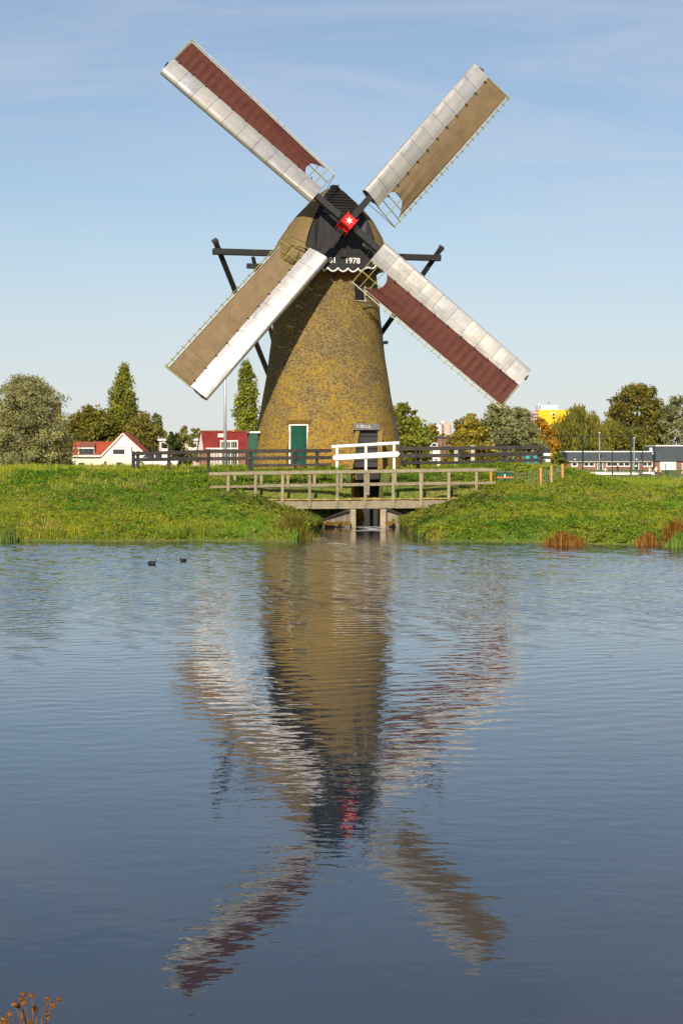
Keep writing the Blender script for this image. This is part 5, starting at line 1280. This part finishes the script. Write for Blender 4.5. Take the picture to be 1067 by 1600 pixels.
# brown sedge tussocks and bright reeds
def tussock(name, label, px, Y_, wpx, hpx, n, cols, wid=.012, lean=.6, group=None):
    X = PX(px, Y_); W = wpx / 2 * Y_ / F; Hh = hpx * Y_ / F; r = np.random.default_rng(int(px * 7))
    x = X + r.normal(0, .45, n) * W; y = Y_ + r.normal(0, .4, n) * min(W, .8); z = np.maximum(terrain(x, y), -.02)
    a = r.uniform(0, 6.28, n); h = Hh * r.uniform(.45, 1.05, n) * np.clip(1.15 - np.abs(x - X) / (W * 1.5), .3, 1); l_ = r.uniform(.1, 1, n) * lean
    w = wid * r.uniform(.6, 1.3, n)
    b0 = np.stack([x, y, z], 1); sd_ = np.stack([np.cos(a + 1.5), np.sin(a + 1.5), 0 * x], 1) * w[:, None]
    mid = b0 + np.stack([np.cos(a) * l_ * h * .35, np.sin(a) * l_ * h * .35, h * .65], 1); tip = b0 + np.stack([np.cos(a) * l_ * h, np.sin(a) * l_ * h, h], 1)
    V = np.stack([b0 - sd_, b0 + sd_, mid + sd_ * .8, mid - sd_ * .8, tip], 1).reshape(-1, 3); i = np.arange(n)[:, None] * 5
    Fq = np.concatenate([i + np.array([[0, 1, 2]]), i + np.array([[0, 2, 3]]), i + np.array([[3, 2, 4]])], 0)
    k = r.uniform(0, 1, n)[:, None]; col = (np.array(cols[0]) * (1 - k) + np.array(cols[1]) * k) * r.uniform(.7, 1.3, n)[:, None]
    ob = bulk(name, V, Fq, 'grass_blade', np.repeat(col, 5, 0), org=(X, Y_, 0)); props(ob, label, 'plant', group); return ob
BR = ((.19, .075, .014), (.34, .17, .03))
GS = 'brown sedge along the right shore'
tussock('sedge_tussock', 'wide rust-brown sedge clump at the waterline, left of the brown clumps', 882, 61.9, 62, 25, 1100, BR, group=GS)
tussock('sedge_tussock', 'small rusty sedge clump between the two big brown clumps', 1012, 61.9, 40, 22, 500, BR, group=GS)
tussock('sedge_tussock', 'tall rust-brown sedge clump at the right edge above the reeds', 1056, 62.4, 40, 36, 900, BR, group=GS)
tussock('reeds', 'bright green reeds standing in the water at the right edge', 1062, 60.8, 40, 28, 260, ((.09, .20, .02), (.22, .30, .05)), wid=.018, lean=.3)
tussock('reeds', 'pale green reed tuft at the left shore', 14, 64.9, 36, 26, 220, ((.10, .18, .02), (.2, .26, .05)), wid=.016, lean=.35)
tussock('sedge_tussock', 'yellowish grass tussock leaning over the water left of the outlet', 462, 66.6, 60, 30, 1300, ((.15, .15, .02), (.26, .22, .04)), lean=.9)

# foam and floating sticks at the outlet
fo = MB()
for k in range(60):
    c = P(574 + random.gauss(0, 13), 0, 76 + random.uniform(-2, 3.5)); a = random.uniform(.06, .3); b2 = a * random.uniform(.1, .28)
    fo.add([(c.x + a * math.cos(t_) * random.uniform(.6, 1.2), c.y + b2 * 3 * math.sin(t_) * random.uniform(.6, 1.2), .012 + .0003 * k) for t_ in [j * math.pi / 4 for j in range(8)]], [tuple(range(8))])
ob = fo.build('foam', 'foam', org=(1.1, 76, 0), kind='stuff', recalc=False); props(ob, 'white foam flecks on the water below the outlet', 'foam')
for (x0, y0, x1, y1, lb) in ((488, 843.5, 502, 843.2, 'pale stick floating left of the outlet, upper'), (511, 849.5, 541, 851.3, 'long pale reed stalk floating before the outlet'), (500, 841, 511, 842.3, 'short bent stick floating beside the longer one')):
    Ya, Yb2 = CH * F / (y0 - 720), CH * F / (y1 - 720)
    o = MB().tube([(PX(x0, Ya), Ya, .02), (PX((x0 + x1) / 2, (Ya + Yb2) / 2), (Ya + Yb2) / 2, .03), (PX(x1, Yb2), Yb2, .02)], [.006, .010, .005], 6).build('floating_stick', 'pale_lath', org=(PX(x0, Ya), Ya, 0)); props(o, lb, 'stick')

# ------------------------------------------------------------------ dry plant in the foreground
YP = 2.25
dp = empty('dry_plant', (PX(60, YP), YP, gz1(PX(60, YP), YP)), 'dried brown seed-head stalks at the lower left corner', 'plant')
heads = [(38, 1553, 1.0), (50, 1556, .95), (34, 1562, .9), (39, 1566, 1.1), (24, 1569, 1.1), (29, 1571, .9), (57, 1576, 1.05), (75, 1560, .95), (83, 1570, 1.05), (93, 1561, .9), (15, 1585, 1.0), (6, 1592, 1.1), (10, 1598, 1.1), (2, 1599, 1.0), (46, 1597, .8), (76, 1584, .55)]
root = Vector((PX(48, YP), YP, gz1(0, YP)))
for i, (px, py, s) in enumerate(heads):
    Yh = YP + random.uniform(-.03, .03); p = P(px, py, Yh)
    fork = Vector((p.x * .55 + PX(46, YP) * .45, YP, PZ(1625 + random.uniform(-8, 20), YP)))
    if px > 70 and py < 1575: fork = P(66 + random.uniform(-1, 1), 1592, YP)
    st = MB().tube([root, root.lerp(fork, .6) + Vector((random.uniform(-.01, .01), 0, 0)), fork, fork.lerp(p, .6) + Vector((.002, 0, .001)), p], [.0014, .0012, .0009, .0007, .0005], 6).build('stem', 'dry_stem', dp, smooth=True)
    hb = MB(); rr_ = .0034 * s
    hb.lathe((p.x, p.y, p.z), [(.0003, -rr_ * 1.0), (rr_ * .7, -rr_ * .7), (rr_ * .95, -.05 * rr_), (rr_ * .75, rr_ * .6), (.0002, rr_ * .75)], 9)
    for j in range(22):
        d = Vector(unit(1)[0]); e1 = d.orthogonal().normalized(); hb.add([p + d * rr_ * .7 + e1 * rr_ * .42, p + d * rr_ * .7 - e1 * rr_ * .42, p + d * rr_ * 1.35 + e1.cross(d) * rr_ * .2], [(0, 1, 2)])
    hb.build('seed_head', 'dry_head', dp, recalc=False)
for (px, py, l) in ((33, 1580, 16), (73, 1578, 18), (48, 1592, 14)):
    a = P(px, py, YP); MB().poly([a, a + Vector((.0035, 0, -.004)), a + Vector((.003, .001, -l * .0008)), a + Vector((-.001, 0, -l * .0006))], (0, .0008, 0)).build('dry_leaf', 'dry_stem', dp)
